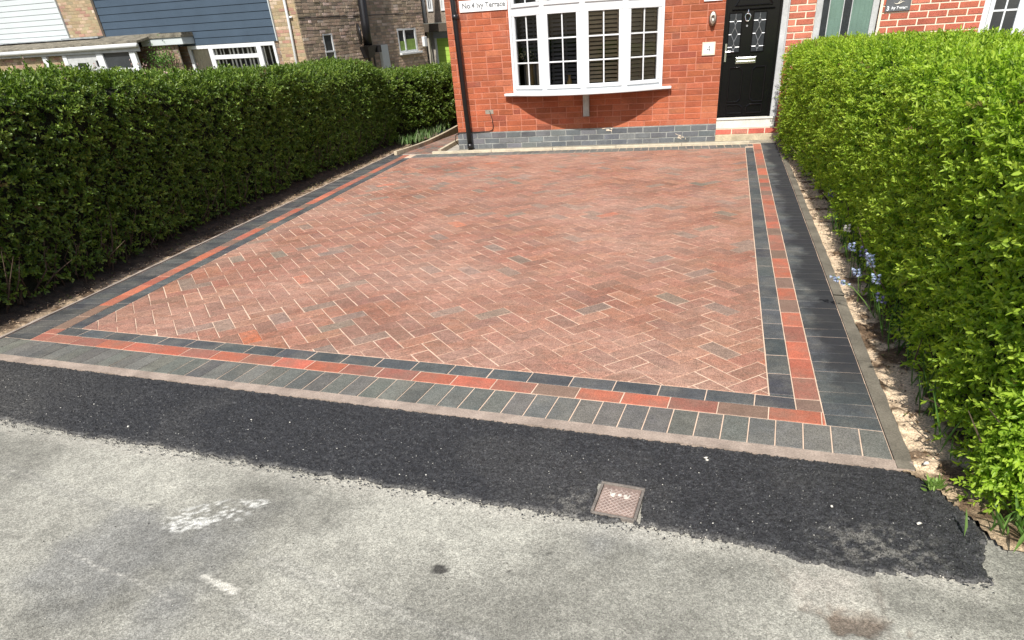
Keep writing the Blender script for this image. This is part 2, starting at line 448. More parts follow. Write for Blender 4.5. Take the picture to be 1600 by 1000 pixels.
# along the house
course('charcoal_stretcher_course', P_F + fdir*(-6), fdir, -fin, .0, .103, .205, 6.2, CH, [(dL, .412), (dR, .413)])
course('soldier_course', P_F + fdir*(-6), fdir, -fin, .103, .31, .1025, 6.2, CH, [(dL, .412), (dR, .31)])
bed = MB(); bp_ = [(.0, .0), (.0, 8.02), tuple(P_L + ldir*8.0), tuple(P_L + ldir*.28)]
q = [(0., 0.), (0., 8.02), (-6.2, 7.75), (-6.2, .5)]
q = [(0.0, 0.0), (0.0, FE), (-5.2, 7.5), (-5.6, 7.45), (-4.81, .345)]
bed.prism([p for p in q][::-1] if area(q) < 0 else q, -.06, -.0028)
bed.build('sand_joint_bed', 'sand', drive)

# concrete haunching round the drive
def strip(mb, P0, d, nrm, o0, o1, s0, s1, z0, z1, n=60, wob=.006, c=None):
    a0 = None
    for i in range(n+1):
        s = s0+(s1-s0)*i/n; wa = random.uniform(-wob, wob); wb = random.uniform(-wob, wob)
        r = [(P0[0]+d[0]*s+nrm[0]*(o0), P0[1]+d[1]*s+nrm[1]*(o0)), (P0[0]+d[0]*s+nrm[0]*(o1+wa), P0[1]+d[1]*s+nrm[1]*(o1+wa))]
        zz = z1 + wb*.15
        ids = [mb.p(*r[0], z0), mb.p(*r[0], zz), mb.p(*r[1], zz - .002), mb.p(*r[1], z0)]
        if a0:
            for k in range(3): mb.face((a0[k], a0[k+1], ids[k+1], ids[k]), c)
        a0 = ids
kf = MB(); strip(kf, E0, uX, en, -.001, -.062, -.06, 4.95, -.06, .002)
struct(kf.build('kerb', pm('front_haunch_concrete', (.31, .25, .205), .92, .3, 9, .25, 160, 200, .7, .004)))
kr = MB()
for i in range(9):
    strip(kr, (0, 0), (0, 1), (1, 0), .001, .060, -.055+i*.905, -.055+(i+1)*.905-.004, -.06, .004+random.uniform(-.002, .003), 14, .003)
struct(kr.build('kerb', pm('side_edging_concrete', (.15, .135, .105), .9, .35, 5, .25, 160, 200, .6, .004)))
kl = MB(); strip(kl, P_L, ldir, lin, -.001, -.03, .3, 7.9, -.06, .006, 60, .008)
struct(kl.build('kerb', 'concrete'))

# ------------------------------------------------------------------ ground sheets
def ground_z(x, y):
    s = lambda t: np.clip(t, 0, 1)**2*(3-2*np.clip(t, 0, 1))
    a = s((-x-6.6)/4.); b = s((y-9.5)/7.)*s((-x-4.4)/.4)
    return -.07 - 1.35*np.maximum(a, b)
gx = np.r_[np.linspace(-90, -14, 12), np.linspace(-12, 8, 81), np.linspace(10, 90, 12)]
gy = np.r_[np.linspace(-60, -6, 10), np.linspace(-5, 30, 120), np.linspace(33, 120, 12)]
X, Y = np.meshgrid(gx, gy); V = np.c_[X.ravel(), Y.ravel(), ground_z(X, Y).ravel()]
V[:, 2] += (fbm(V[:, :2], .8, 3)-.5)*.05
def grid_faces(nx, ny):
    i = np.arange(nx-1)[None, :] + np.arange(ny-1)[:, None]*nx
    i = i.ravel(); return np.c_[i, i+1, i+1+nx, i+nx]
struct(raw_mesh('ground', V, grid_faces(len(gx), len(gy)), pm('garden_earth', (.13, .12, .06), .95, .4, 2, .3, 30, 40, .7, .02), smooth=True))

# footway (old grey concrete), fine grid with its stains as colour
def smooth(x): x = np.clip(x, 0, 1); return x*x*(3-2*x)
nx, ny = 520, 300
xs = np.linspace(-5.2, 1.4, nx); ys = np.linspace(-2.6, .42, ny)
X, Y = np.meshgrid(xs, ys); P = np.c_[X.ravel(), Y.ravel()]
n1 = fbm(P, 1.6, 11, 5); n2 = fbm(P, 5., 12, 5); n3 = fbm(P, 22., 13, 4); n4 = fbm(P, 70, 14, 2)
base = np.array([.315, .308, .262])
k = (.72 + .5*smooth((n1-.3)/.4) + .34*(n2-.5) + .35*(n3-.5) + .12*(n4-.5))[:, None]
C = base*k
grey = smooth((fbm(P, 1.9, 31, 4)-.50)/.20)[:, None]*.5
C = C*(1-grey) + np.array([.205, .208, .205])*(.85+.5*(n3-.5)[:, None])*grey
def seg(P, a, b):
    a = np.array(a); b = np.array(b); d = b-a; t = np.clip(((P-a)@d)/(d@d), 0, 1)
    return np.linalg.norm(P - (a + t[:, None]*d), axis=1), t
wv = np.c_[fbm(P, 6, 41)-.5, fbm(P, 6, 42)-.5]*.05
def paint(C, m, c): m = np.clip(m, 0, 1)[:, None]; return C*(1-m) + np.array(c)*m
# pale trowel ridges running across the path
for a, b, wd_ in (((-2.72, -.99), (-2.16, -1.12), .006), ((-2.02, -.90), (-1.2, -1.09), .007), ((-1.95, -1.10), (-1.2, -1.30), .009), ((-3.4, -.62), (-2.6, -.80), .004)):
    d, t = seg(P+wv*.5, a, b)
    C = paint(C, smooth((wd_-d)/.005)*np.clip(.15+.5*n3+1.2*(n2-.45), 0, 1), (.47, .455, .40))
    C = paint(C, smooth((.02-np.abs(d-.018))/.02)*.22, (.17, .17, .16))
# lichen / paint splashes
for c, rx, ry, rot, th in (((-2.40, -.785), .085, .05, .5, .47), ((-2.35, -.73), .17, .085, .45, .56), ((-2.215, -.638), .036, .026, 0, .42)):
    q = P - c; cr, sr = math.cos(rot), math.sin(rot)
    e = np.hypot((q[:, 0]*cr+q[:, 1]*sr)/rx, (-q[:, 0]*sr+q[:, 1]*cr)/ry)
    m = smooth((1.1-e)/.4)*smooth((.65*fbm(P*[1, 1.5], 55, 51, 3)+.35*vnoise(P, 150, 55)-th)/.04)
    C = paint(C, m*.8, (.62, .62, .57))
d, t = seg(P+wv*.12, (-2.165, -1.005), (-2.015, -1.045)); C = paint(C, smooth((.016*(.6+t*.5)-d)/.004)*(.5+.7*n3), (.62, .60, .52))
# dark spots
for c, r in (((-1.435, -.836), .030), ((-1.22, -.80), .010), ((-1.12, -.70), .006), ((-1.33, -.93), .008), ((-2.62, -.72), .011), ((-2.5, -.83), .006), ((-1.62, -.77), .007)):
    d = np.linalg.norm((P-c+wv*.25)*[1, 1.25], axis=1)
    C = paint(C, smooth((r-d)/.006)*.9, (.035, .033, .03))
# worn, broken patch by the right end of the tarmac
d = np.linalg.norm((P-np.array([-.30, -.70])+wv)*[1., 1.25], axis=1)
C = paint(C, smooth((.20-d)/.14)*(.15+1.0*(n3-.3)), (.46, .42, .36))
d = np.linalg.norm((P-np.array([-.25, -.815])+wv*.5)*[.8, 1.7], axis=1)
hole = smooth((.10-d + (n3-.5)*.16)/.06)
C = paint(C, hole*(.55+.5*n2), (.13, .095, .068))
for a, b in (((-.17, -.62), (-.16, -.9)), ((-.48, -.58), (-.30, -.84))):
    d, t = seg(P+wv*.5, a, b); C = paint(C, smooth((.012-d)/.01)*.3, (.17, .14, .11))
d, t = seg(P+wv, (-3.9, -.32), (.1, -.60)); C = paint(C, smooth((.10-d)/.09)*(.2+.75*n2), (.44, .42, .36))

Z = -.012 + .004*(n2-.5) + .001*(n4-.5) - hole*.012 + .001*(n3-.5)
Z = np.where((P[:, 0] > .045) & (P[:, 1] > np.interp(P[:, 0], [.04, .10, .17, .20, .4, 1.6], [-.04, -.11, -.22, -.37, -.42, -.44])+.03*(fbm(P, 12, 90)-.2)), -.06, Z)
V = np.c_[P, Z]
M['footway'] = pm('old_footway_concrete', None, .93, .10, 30, .3, 330, 300, .9, .004, extra=lambda nt, c: grain(nt, grain(nt, c, 240., .66, 1.30), 120., .86, 1.14))
pv = raw_mesh('pavement', V, grid_faces(nx, ny), 'footway', vcol=C, smooth=True); struct(pv)
pv2 = MB(); pv2.box(-30, -5.201, -2.4, .35, -.10, -.012, (.27, .27, .24)).box(1.401, 30, -2.6, .42, -.1, -.012, (.27, .27, .24))
pv2.box(-30, 30, -2.9, -2.601, -.2, -.010, (.3, .3, .28))
struct(pv2.build('pavement', 'footway'))
rd = MB(); rd.box(-60, 60, -10, -2.901, -.16, -.11)
struct(rd.build('road', pm('road_asphalt', (.055, .055, .055), .9, .2, 2, .3, 200, 200, .8, .004)))

# new tarmac strip: coarse real relief, ragged edge
step = .0052
xs = np.arange(-5.3, .32, step); ys = np.arange(-.72, .36, step)
X, Y = np.meshgrid(xs, ys); P = np.c_[X.ravel(), Y.ravel()]
front = np.interp(P[:, 0], [-5.3, -3.83, -2.702, -1.801, -1.222, -.855, -.534, -.35, -.196, .127, .2], [-.20, -.305, -.393, -.466, -.526, -.522, -.562, -.60, -.626, -.592, -.585])
back = (-.058 - P[:, 0]*en[0])/en[1]
right = np.interp(P[:, 1], [-.72, -.585, -.397, -.142, -.07], [.125, .135, .185, .112, .03])
ed = (fbm(P, 9, 61, 3)-.5)*.045 + (vnoise(P, 60, 64)-.5)*.022 + (rng.random(len(P))-.5)*.007
m = np.minimum(P[:, 1]-front + ed, right-P[:, 0] + ed)
m = np.minimum(m, back - P[:, 1] + (vnoise(P, 70, 66)-.5)*.008)
rel = (vnoise(P, 130, 67)-.5)*.0045 + (vnoise(P, 190, 68)-.5)*.0045 + (rng.random(len(P))-.5)*.0035
cover = smooth(m/.012)
Z = -.030 + cover*.030 + rel*cover + .004*(fbm(P, 2.5, 69)-.5)
inside = (m > -.02)
# keep the manhole clear
mc = np.array([-.942, -.412]); mx_, my_ = P[:, 0]-mc[0], P[:, 1]-mc[1]
Z = np.where((np.abs(mx_ + .06*my_) < .080) & (np.abs(my_+.11*mx_) < .092), -.03, Z)
n5 = fbm(P, 2.2, 81, 5); n6 = fbm(P, 60, 82, 2)
C = np.array([.0265, .027, .0285])*(.8+.9*(n6-.35))[:, None]
ds = smooth((n5-.56)/.14)*.10 + smooth((P[:, 0]*-1-3.2)/1.2)*smooth((.42-P[:, 1]+P[:, 0]*.0)/.4)*.25
d = np.linalg.norm((P-np.array([-.13, -.50]))*[1, 1.7]+wv[:1]*0, axis=1)
ds = ds + smooth((.26-d)/.2)*smooth((fbm(P, 40, 84, 3)-.44)/.15)*.75
d = np.linalg.norm((P-np.array([-1.10, -.45]))*[1, 1], axis=1); ds = ds + smooth((.12-d)/.1)*smooth((fbm(P, 50, 85, 3)-.4)/.2)*.6
ds = ds + smooth((.03-m)/.03)*.30
C = paint(C, ds, (.135, .13, .115))
C = paint(C, (vnoise(P, 150, 86) > .93)*.35, (.2, .2, .19))
nx, ny = len(xs), len(ys); F = grid_faces(nx, ny); keep = inside[F].any(axis=1); F = F[keep]
used = np.unique(F); mp = np.full(len(P), -1); mp[used] = np.arange(len(used))
struct(raw_mesh('tarmac_strip', np.c_[P, Z][used], mp[F], pm('fresh_tarmac', None, .62, .1, 30, .3, 500, 500, .6, .003, spec=.5, extra=lambda nt, c: grain(nt, c, 260., .35, 1.9)), vcol=C[used]))

# loose chips and stones (uncountable)
TM = (P[used], Z[used], m[used])
def chips(name, pts, sizes, cols, mat):
    n = len(pts); base = np.array([(1, 0, 0), (-1, 0, 0), (0, 1, 0), (0, -1, 0), (0, 0, 1), (0, 0, -1)], float)
    tri = np.array([(0, 2, 4), (2, 1, 4), (1, 3, 4), (3, 0, 4), (2, 0, 5), (1, 2, 5), (3, 1, 5), (0, 3, 5)])
    a = rng.random(n)*6.28; sc = sizes[:, None]*(np.array([1, .7, .55])*(.7+.6*rng.random((n, 3))))
    v = base[None]*sc[:, None, :]; v = v + (rng.random(v.shape)-.5)*sizes[:, None, None]*.4
    c, s_ = np.cos(a)[:, None], np.sin(a)[:, None]
    v = np.stack([v[..., 0]*c-v[..., 1]*s_, v[..., 0]*s_+v[..., 1]*c, v[..., 2]], -1) + pts[:, None, :]
    F = (tri[None] + (np.arange(n)*6)[:, None, None]).reshape(-1, 3)
    o = raw_mesh(name, v.reshape(-1, 3), F, mat, fcol=np.repeat(cols, 8, 0)); o['kind'] = 'stuff'; return o
M['chip'] = pm('stone_chip', None, .85, .1, 30, .1, 100, 100, .2)
M['tarstone'] = pm('bitumen_coated_stone', None, .55, .1, 30, .1, 100, 100, .2, spec=.5)
ok = np.where((TM[2] > .004) & (TM[0][:, 1] < .42) & (TM[1] > -.02))[0]; sel = ok[rng.random(len(ok)) < 52000/len(ok)]
pts = np.c_[TM[0][sel], TM[1][sel] + .0006]; pts[:, :2] += rng.uniform(-.003, .003, (len(sel), 2)); ns_ = len(sel)
cc = np.array([[.030, .0305, .032]])*rng.lognormal(0, .55, (ns_, 1)); lt = rng.random(ns_) < .035; cc[lt] = np.array([.12, .118, .11])*rng.uniform(.6, 1.6, (lt.sum(), 1))
g0 = chips('tarmac_stones', pts, rng.uniform(.0014, .0036, ns_), cc, 'tarstone'); g0['label'] = 'bitumen-coated stones making the rough face of the fresh tarmac'; g0['category'] = 'gravel'
n = 2600; px = rng.uniform(-4.6, .15, n); t = rng.random(n)
py = np.interp(px, [-4.6, -3.83, -1.8, -.855, .15], [-.25, -.305, -.466, -.522, -.59]); py = py + rng.normal(0, .022, n)
pts = np.c_[px, py, np.full(n, -.006)]; sz = rng.uniform(.0015, .0048, n)
cc = np.where(rng.random(n)[:, None] < .8, np.array([[.035, .035, .037]]), np.array([[.45, .42, .36]]))*rng.uniform(.7, 1.3, (n, 1))
g1 = chips('tarmac_crumbs', pts, sz, cc, 'chip'); g1['label'] = 'dark crumbs along the ragged front edge of the tarmac'; g1['category'] = 'gravel'
n = 300; px = rng.uniform(-4.4, .12, n); py = np.interp(px, [-4.6, .15], [0, -.35]) + rng.uniform(-.25, .12, n)
py = np.minimum(py, -.08 - px*en[0])
pts = np.c_[px, py, np.full(n, .003)]; sz = rng.uniform(.0010, .0033, n)
sz[:8] = rng.uniform(.004, .006, 8)
cc = np.tile([[.62, .60, .54]], (n, 1))*rng.uniform(.6, 1.2, (n, 1))
g2 = chips('stone_chips', pts, sz, cc, 'chip'); g2['label'] = 'tiny pale stone chips scattered over the black tarmac'; g2['category'] = 'gravel'
n = 260; px = rng.uniform(-2.9, .3, n); py = rng.uniform(-1.4, -.6, n)
pts = np.c_[px, py, np.full(n, -.009)]; sz = rng.uniform(.001, .0032, n)
cc = np.where(rng.random(n)[:, None] < .6, np.array([[.05, .045, .04]]), np.array([[.5, .48, .42]]))
g3 = chips('grit', pts, sz, cc, 'chip'); g3['label'] = 'dark and pale grit lying on the grey footway'; g3['category'] = 'gravel'
pts = np.array([[-.66, -.105, .008], [-.655, -.118, .006], [.098, -.02, .012], [.0, -.37, .008], [-.25, -.33, .008]]); sz = np.array([.011, .007, .013, .011, .009])
g4 = chips('pebbles', pts, sz, np.tile([[.66, .62, .54]], (5, 1)), 'chip'); g4['label'] = 'few larger white pebbles on the tarmac'; g4['category'] = 'gravel'

# soil beds beside the drive
def soil(name, x0, x1, y0, y1, fz, fc, step=.012, mask=None):
    xs = np.arange(x0, x1, step); ys = np.arange(y0, y1, step); X, Y = np.meshgrid(xs, ys); P = np.c_[X.ravel(), Y.ravel()]
    F = grid_faces(len(xs), len(ys))
    if mask is not None:
        k = mask(P)[F].all(axis=1); F = F[k]
    used = np.unique(F); mp = np.full(len(P), -1); mp[used] = np.arange(len(used))
    o = raw_mesh(name, np.c_[P, fz(P)][used], mp[F], M['earth'], vcol=fc(P)[used], smooth=True); return struct(o)
M['earth'] = pm('loose_soil', None, .97, .15, 20, .3, 220, 180, .9, .006, extra=lambda nt, c: grain(nt, c, 180., .6, 1.35))
n = 2600; sd_ = rng.random(n) < .5; py = rng.uniform(0, 7.8, n); px = np.where(sd_, rng.uniform(.075, .32, n), np.interp(py, [0, 8], [-4.82, -5.68]) - rng.exponential(.13, n))
cc = np.array([[.34, .25, .17]])*rng.uniform(.3, 1.5, (n, 1)); g5 = chips('soil_crumbs', np.c_[px, py, np.where(sd_, .0, .012)], rng.uniform(.002, .009, n), cc, 'chip'); g5['label'] = 'small clods and crumbs of brown soil beside the edging'; g5['category'] = 'soil'
n = 900; sd_ = rng.random(n) < .45; py = rng.uniform(-.1, 7.8, n); px = np.where(sd_, rng.uniform(.09, .34, n), np.interp(py, [0, 8], [-4.84, -5.70]) - rng.exponential(.14, n))

LIT = (px, py, np.where(sd_, .008, .022))
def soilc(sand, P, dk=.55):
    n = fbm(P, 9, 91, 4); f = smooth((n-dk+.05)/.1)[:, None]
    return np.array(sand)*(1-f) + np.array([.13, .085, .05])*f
def zr(P):
    lump = smooth((fbm(P, 9, 91, 4)-.5)/.12)
    return -.012 + .012*(fbm(P, 6, 95)-.5) + lump*.020*vnoise(P, 42, 97) + smooth((P[:, 0]-.15)/.3)*.05
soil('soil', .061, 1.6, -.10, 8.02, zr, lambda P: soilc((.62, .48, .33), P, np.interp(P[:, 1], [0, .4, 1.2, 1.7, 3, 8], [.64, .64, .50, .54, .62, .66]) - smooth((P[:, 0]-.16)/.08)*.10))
def zf(P): return -.013 + .010*smooth((P[:, 1]+.50)/.14) + .018*(fbm(P, 7, 98)-.4) + .010*vnoise(P, 40, 99)
soil('soil', .012, 1.6, -.55, -.060, zf, lambda P: soilc((.36, .27, .175), P, .55 - .05*smooth((P[:, 0]-.3)/.3)), mask=lambda P: (P[:, 1] > np.interp(P[:, 0], [.0, .04, .10, .17, .20, .4, 1.6], [-.08, -.10, -.19, -.33, -.44, -.49, -.51]) + (fbm(P, 12, 90)-.5)*.03))
def lm(P): return dL((P[:, 0], P[:, 1])) < -.022
def zl(P): dd = -dL((P[:, 0], P[:, 1])); return -.014 + .02*vnoise(P, 34, 93)*smooth(dd/.08) + smooth((dd-.06)/.4)*.07 + .015*(fbm(P, 6, 94)-.5)
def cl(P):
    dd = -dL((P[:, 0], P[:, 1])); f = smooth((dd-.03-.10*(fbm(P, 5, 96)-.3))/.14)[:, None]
    return soilc((.36, .27, .18), P, .56)*(1-f) + np.array([.075, .055, .038])*f*(.6+.8*vnoise(P, 30, 92)[:, None])  # soil darkens towards the hedge: overhang shade put into the colour
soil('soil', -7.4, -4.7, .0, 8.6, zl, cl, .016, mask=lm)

# ------------------------------------------------------------------ foliage
def make_leaves(P, D, N, L, W, C, fold=.25):
    """6-vertex folded leaves; all (n,3)/(n,) arrays; returns verts, quads, face colours"""
    D = D/np.linalg.norm(D, axis=1, keepdims=True)
    S = np.cross(D, N); S /= (np.linalg.norm(S, axis=1, keepdims=True)+1e-9); N = np.cross(S, D)
    L = L[:, None]; W = W[:, None]; f = fold*W
    droop = -N*L*.10
    v = np.stack([P, P+D*L*.35+S*W*.5+N*f, P+D*L*.75+S*W*.36+N*f*.8+droop*.6, P+D*L+droop, P+D*L*.75-S*W*.36+N*f*.8+droop*.6, P+D*L*.35-S*W*.5+N*f], 1)
    n = len(P); b = (np.arange(n)*6)[:, None]
    F = np.stack([np.c_[b, b+1, b+2, b+3], np.c_[b, b+3, b+4, b+5]], 1).reshape(-1, 4)
    return v.reshape(-1, 3), F, np.repeat(C, 2, 0)
def rvec(n): v = rng.normal(size=(n, 3)); return v/np.linalg.norm(v, axis=1, keepdims=True)
def shoots(P, D, nleaf, slen, L, W, colfn, upbias=.3, spread=1.0):
    """P,D (n,3) shoot origins and directions -> leaves in opposite pairs along each shoot"""
    n = len(P); D = D/np.linalg.norm(D, axis=1, keepdims=True)
    A1 = np.cross(D, rvec(n)); A1 /= np.linalg.norm(A1, axis=1, keepdims=True); A2 = np.cross(D, A1)
    t = (np.arange(nleaf)/(nleaf-1))[None, :, None]
    ang = (np.arange(nleaf)*np.pi + (np.arange(nleaf)//2)*np.pi/2)[None, :] + rng.normal(0, .35, (n, nleaf))
    side = A1[:, None]*np.cos(ang)[..., None] + A2[:, None]*np.sin(ang)[..., None]
    sl = slen*rng.uniform(.6, 1.3, (n, 1, 1))
    pos = P[:, None] + D[:, None]*t*sl + rng.normal(0, .002, (n, nleaf, 3))
    dirn = side*spread*(1.05-.5*t) + D[:, None]*(.35+.75*t) + rng.normal(0, .18, (n, nleaf, 3)) + np.array([0, 0, upbias*.3])
    nrm = D[:, None] + side*(-.25) + rng.normal(0, .25, (n, nleaf, 3)) + np.array([0, 0, upbias])
    LL = L*rng.uniform(.45, 1.3, (n, nleaf))*rng.uniform(.75, 1.2, (n, 1)); WW = W*rng.uniform(.75, 1.2, (n, nleaf))
    C = colfn(n, nleaf, t[0, :, 0])
    return make_leaves(pos.reshape(-1, 3), dirn.reshape(-1, 3), nrm.reshape(-1, 3), LL.ravel(), WW.ravel(), C.reshape(-1, 3))

V, F, C = make_leaves(np.c_[LIT[0], LIT[1], LIT[2]], rvec(len(LIT[0]))*[1, 1, .15], np.array([[0, 0, 1.]]) + rvec(len(LIT[0]))*.4, rng.uniform(.012, .028, len(LIT[0])), rng.uniform(.006, .013, len(LIT[0])), np.array([(.22, .14, .07), (.13, .09, .05), (.30, .22, .12), (.14, .18, .05)])[rng.integers(0, 4, len(LIT[0]))]*rng.uniform(.5, 1.2, (len(LIT[0]), 1)))
o = raw_mesh('leaf_litter', V, F, 'petal', fcol=C); o['kind'] = 'stuff'; o['label'] = 'dead leaves and clippings dropped on the soil under both hedges'; o['category'] = 'leaf litter'
class Hedge:
    """a clipped hedge following a base line; side=+1: the face looks towards +x, -1 towards -x"""
    def __init__(s, pts, width, side, heights, e=.30, z0=.0, lump=.07, seed=0, y_end=None):
        s.pts = np.array(pts, float); s.w = width; s.side = side; s.h = heights; s.e = e; s.z0 = z0; s.lump = lump; s.seed = seed
        r = .17; w2 = 1. ; hw = width/2; H_ = 1.25; a = np.linspace(0, np.pi/2, 30)
        zs = np.linspace(0, H_-r, 120); bulge = .02*np.sin(zs/H_*np.pi)
        X_ = np.r_[hw + bulge - .02, hw-r+r*np.cos(a), np.linspace(hw-r, -hw+r, 80)[1:-1], -hw+r-r*np.sin(a), -hw - bulge + .02]
        Z_ = np.r_[zs, H_-r+r*np.sin(a), np.full(78, H_), H_-r+r*np.cos(a), zs[::-1]]
        s.prof_x = X_/hw; s.prof_z = Z_/H_
    def profile(s, h, u):
        x = s.prof_x*s.w/2; z = s.prof_z*1.25
        l = np.r_[0, np.cumsum(np.hypot(np.diff(x), np.diff(z)))]; l /= l[-1]
        px = np.interp(u, l, x); pz = np.interp(u, l, s.prof_z)
        dx = np.interp(u+.01, l, x)-np.interp(u-.01, l, x); dz = (np.interp(u+.01, l, z)-np.interp(u-.01, l, z))
        nx, nz = dz, -dx; k = np.hypot(nx, nz)+1e-9
        return px, pz, nx/k, nz/k       # px>0 : the visible face
    def surf(s, y, u, inset=0.):
        bx = np.interp(y, s.pts[:, 1], s.pts[:, 0]); h = np.interp(y, *s.h)
        px, pz, nx, nz = s.profile(1, u)
        X = bx + s.side*(px - s.w/2) ; Z = s.z0 + pz*(h-s.z0)
        P = np.c_[X, y, Z]; N = np.c_[s.side*nx, np.zeros_like(nx), nz]
        lum = (fbm(P, 2.2, s.seed, 3)-.5)*2*s.lump + (fbm(P, 7, s.seed+5, 2)-.5)*s.lump
        return P + N*(lum-inset)[:, None], N
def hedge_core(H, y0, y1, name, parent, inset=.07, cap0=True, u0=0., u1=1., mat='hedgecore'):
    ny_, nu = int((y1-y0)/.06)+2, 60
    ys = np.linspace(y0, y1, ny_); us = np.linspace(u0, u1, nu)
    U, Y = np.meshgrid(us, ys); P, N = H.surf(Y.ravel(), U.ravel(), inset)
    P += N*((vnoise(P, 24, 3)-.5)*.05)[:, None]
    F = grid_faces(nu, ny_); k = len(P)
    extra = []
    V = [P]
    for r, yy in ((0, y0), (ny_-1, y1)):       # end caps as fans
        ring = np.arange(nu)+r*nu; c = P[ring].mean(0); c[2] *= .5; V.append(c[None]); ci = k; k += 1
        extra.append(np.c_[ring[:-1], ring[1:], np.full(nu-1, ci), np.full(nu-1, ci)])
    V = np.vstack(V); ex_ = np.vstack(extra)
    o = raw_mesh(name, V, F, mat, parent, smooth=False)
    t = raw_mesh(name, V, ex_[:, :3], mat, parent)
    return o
def mixcols(pal, n, m, t, tip=None, tipw=.6):
    cs = np.array([p[0] for p in pal]); w = np.array([p[1] for p in pal], float); w /= w.sum()
    i = rng.choice(len(cs), size=n, p=w); C = np.repeat(cs[i][:, None], m, 1)*rng.uniform(.72, 1.3, (n, m, 1))
    if tip is not None:
        f = (t[None, :, None]**1.5)*tipw*rng.uniform(0, 1, (n, 1, 1)); C = C*(1-f) + np.array(tip)*f
    return C

# --- left hedge: dark glossy leaves
LH = Hedge([(-5.06, -1.2), (-5.06, .8), (-5.15, 1.9), (-5.48, 4.1), (-5.86, 7.7), (-5.93, 8.6)], 1.0, 1,
           ([-1.2, .8, 2., 4., 6., 6.9, 7.5, 8.1, 8.6], [1.37, 1.36, 1.31, 1.23, 1.165, 1.15, 1.25, 1.18, 1.05]), z0=.06, seed=20, lump=.075)
lh = thing('hedge', (-5.7, 4., 0), 'long dark green glossy hedge along the left side of the drive', 'hedge')
hedge_core(LH, -1.1, 8.5, 'branch_core', lh, .085)
def darkcol(n, m, t): return mixcols([((.095, .165, .024), 5), ((.14, .225, .034), 4), ((.055, .10, .016), 2.2), ((.24, .33, .065), 2.4), ((.12, .085, .04), .12)], n, m, t, (.17, .25, .04), .6)
def hedge_foliage(H, n, y0, y1, parent, mat, colfn, nleaf, slen, L, W, u0=.004, u1=.86, thin=.22, thinp=.8, cap=0, up=.3, jitter=.9, depth=.045, spread=1., name='foliage', capdepth=.12, ybias=1.):
    y = y0 + (y1-y0)*rng.random(n)**ybias; u = u0 + (u1-u0)*rng.random(n)
    P, N = H.surf(y, u, 0.); P = P - N*np.abs(rng.normal(0, depth, n))[:, None]
    if cap:
        uu = rng.random(cap); q = np.sqrt(rng.random(cap)); S_, N_ = H.surf(np.full(cap, y0), uu, 0.)
        c = np.array([np.interp(y0, H.pts[:, 1], H.pts[:, 0]) - H.side*H.w/2, y0, .55])
        Q = c + (S_-c)*q[:, None]; Q[:, 1] = y0 - capdepth*(1-q**3) + np.abs(rng.normal(0, depth, cap)) + (fbm(Q, 3, 8)-.5)*.05 - .03
        NN = N_*(q**5)[:, None] + np.array([0, -1., 0])*(1-q**5*.6)[:, None]; P = np.vstack([P, Q]); N = np.vstack([N, NN])
    keep = ~((P[:, 2] < thin) & (rng.random(len(P)) < thinp)) & (P[:, 2] > .035); P = P[keep]; N = N[keep]
    D = N/np.linalg.norm(N, axis=1, keepdims=True) + np.array([0, 0, up]) + rvec(len(P))*jitter
    V, F, C = shoots(P, D, nleaf, slen, L, W, colfn, up, spread)
    return raw_mesh(name, V, F, mat, parent, fcol=C)
def hedge_twigs(H, n, y0, y1, parent, zmax=.45, u1=.16, name='stem'):
    mb = MB()
    for i in range(n):
        y = random.uniform(y0, y1); P, N = H.surf(np.array([y]), np.array([random.uniform(.0, u1)]), random.uniform(.03, .13)); p = P[0]; nn = N[0]
        p[2] = random.uniform(.0, .12); h = random.uniform(.15, zmax)
        a = Vector(p); b = a + Vector((nn[0]*random.uniform(-.1, .12), random.uniform(-.12, .12), h*.55)); c = b + Vector((nn[0]*random.uniform(-.05, .12), random.uniform(-.1, .1), h*.45))
        mb.tube([a, b, c], [random.uniform(.003, .008), .004, .0015], 4, cap=False)
    return mb.build(name, 'twig', parent)
hedge_foliage(LH, 21500, -.9, 8.5, lh, 'leafdark', darkcol, 10, .062, .028, .0145, u1=.66, thin=.15, thinp=.5, up=.25, jitter=.9, depth=.05)
hedge_twigs(LH, 420, -.2, 8.4, lh)
# a few wild sprigs poking from its top, with pale faded blossom
pts = []
for i in range(46):
    sp = MB()
    y = random.uniform(.9, 4.4); P, N = LH.surf(np.array([y]), np.array([random.uniform(.34, .62)]), .0); p = Vector(P[0])
    q = p + Vector((random.uniform(-.05, .05), random.uniform(-.06, .06), random.uniform(.05, .13))); sp.tube([p - Vector((0, 0, .05)), p, q], [.002, .0018, .001], 4, cap=False)
    for k in range(5): pts.append(tuple(p.lerp(q, random.uniform(.4, 1.05))))
    sp.build('sprig', 'twig', lh)
pts = np.array(pts); n = len(pts)
V, F, C = make_leaves(pts, rvec(n), rvec(n), rng.uniform(.012, .024, n), rng.uniform(.008, .015, n), np.where(rng.random(n)[:, None] < .45, [[.55, .38, .34]], [[.08, .15, .04]])*rng.uniform(.7, 1.2, (n, 1)))
raw_mesh('blossom', V, F, 'petal', lh, fcol=C)

# --- hedge beyond, along the side passage
L2 = Hedge([(-6.05, 8.45), (-5.9, 9.6), (-5.75, 11.), (-5.7, 13.5)], .9, 1, ([8.4, 9.5, 12., 13.5], [1.02, 1.0, .98, .97]), z0=.0, seed=33, lump=.06)
l2 = thing('hedge', (-6.4, 10.8, 0), 'dark shaded hedge beyond the house corner beside the side passage', 'hedge')
hedge_core(L2, 8.6, 13.4, 'branch_core', l2, .085)
hedge_foliage(L2, 5200, 8.5, 13.4, l2, 'leafdark', darkcol, 8, .08, .040, .022, u1=.8, thin=.2)

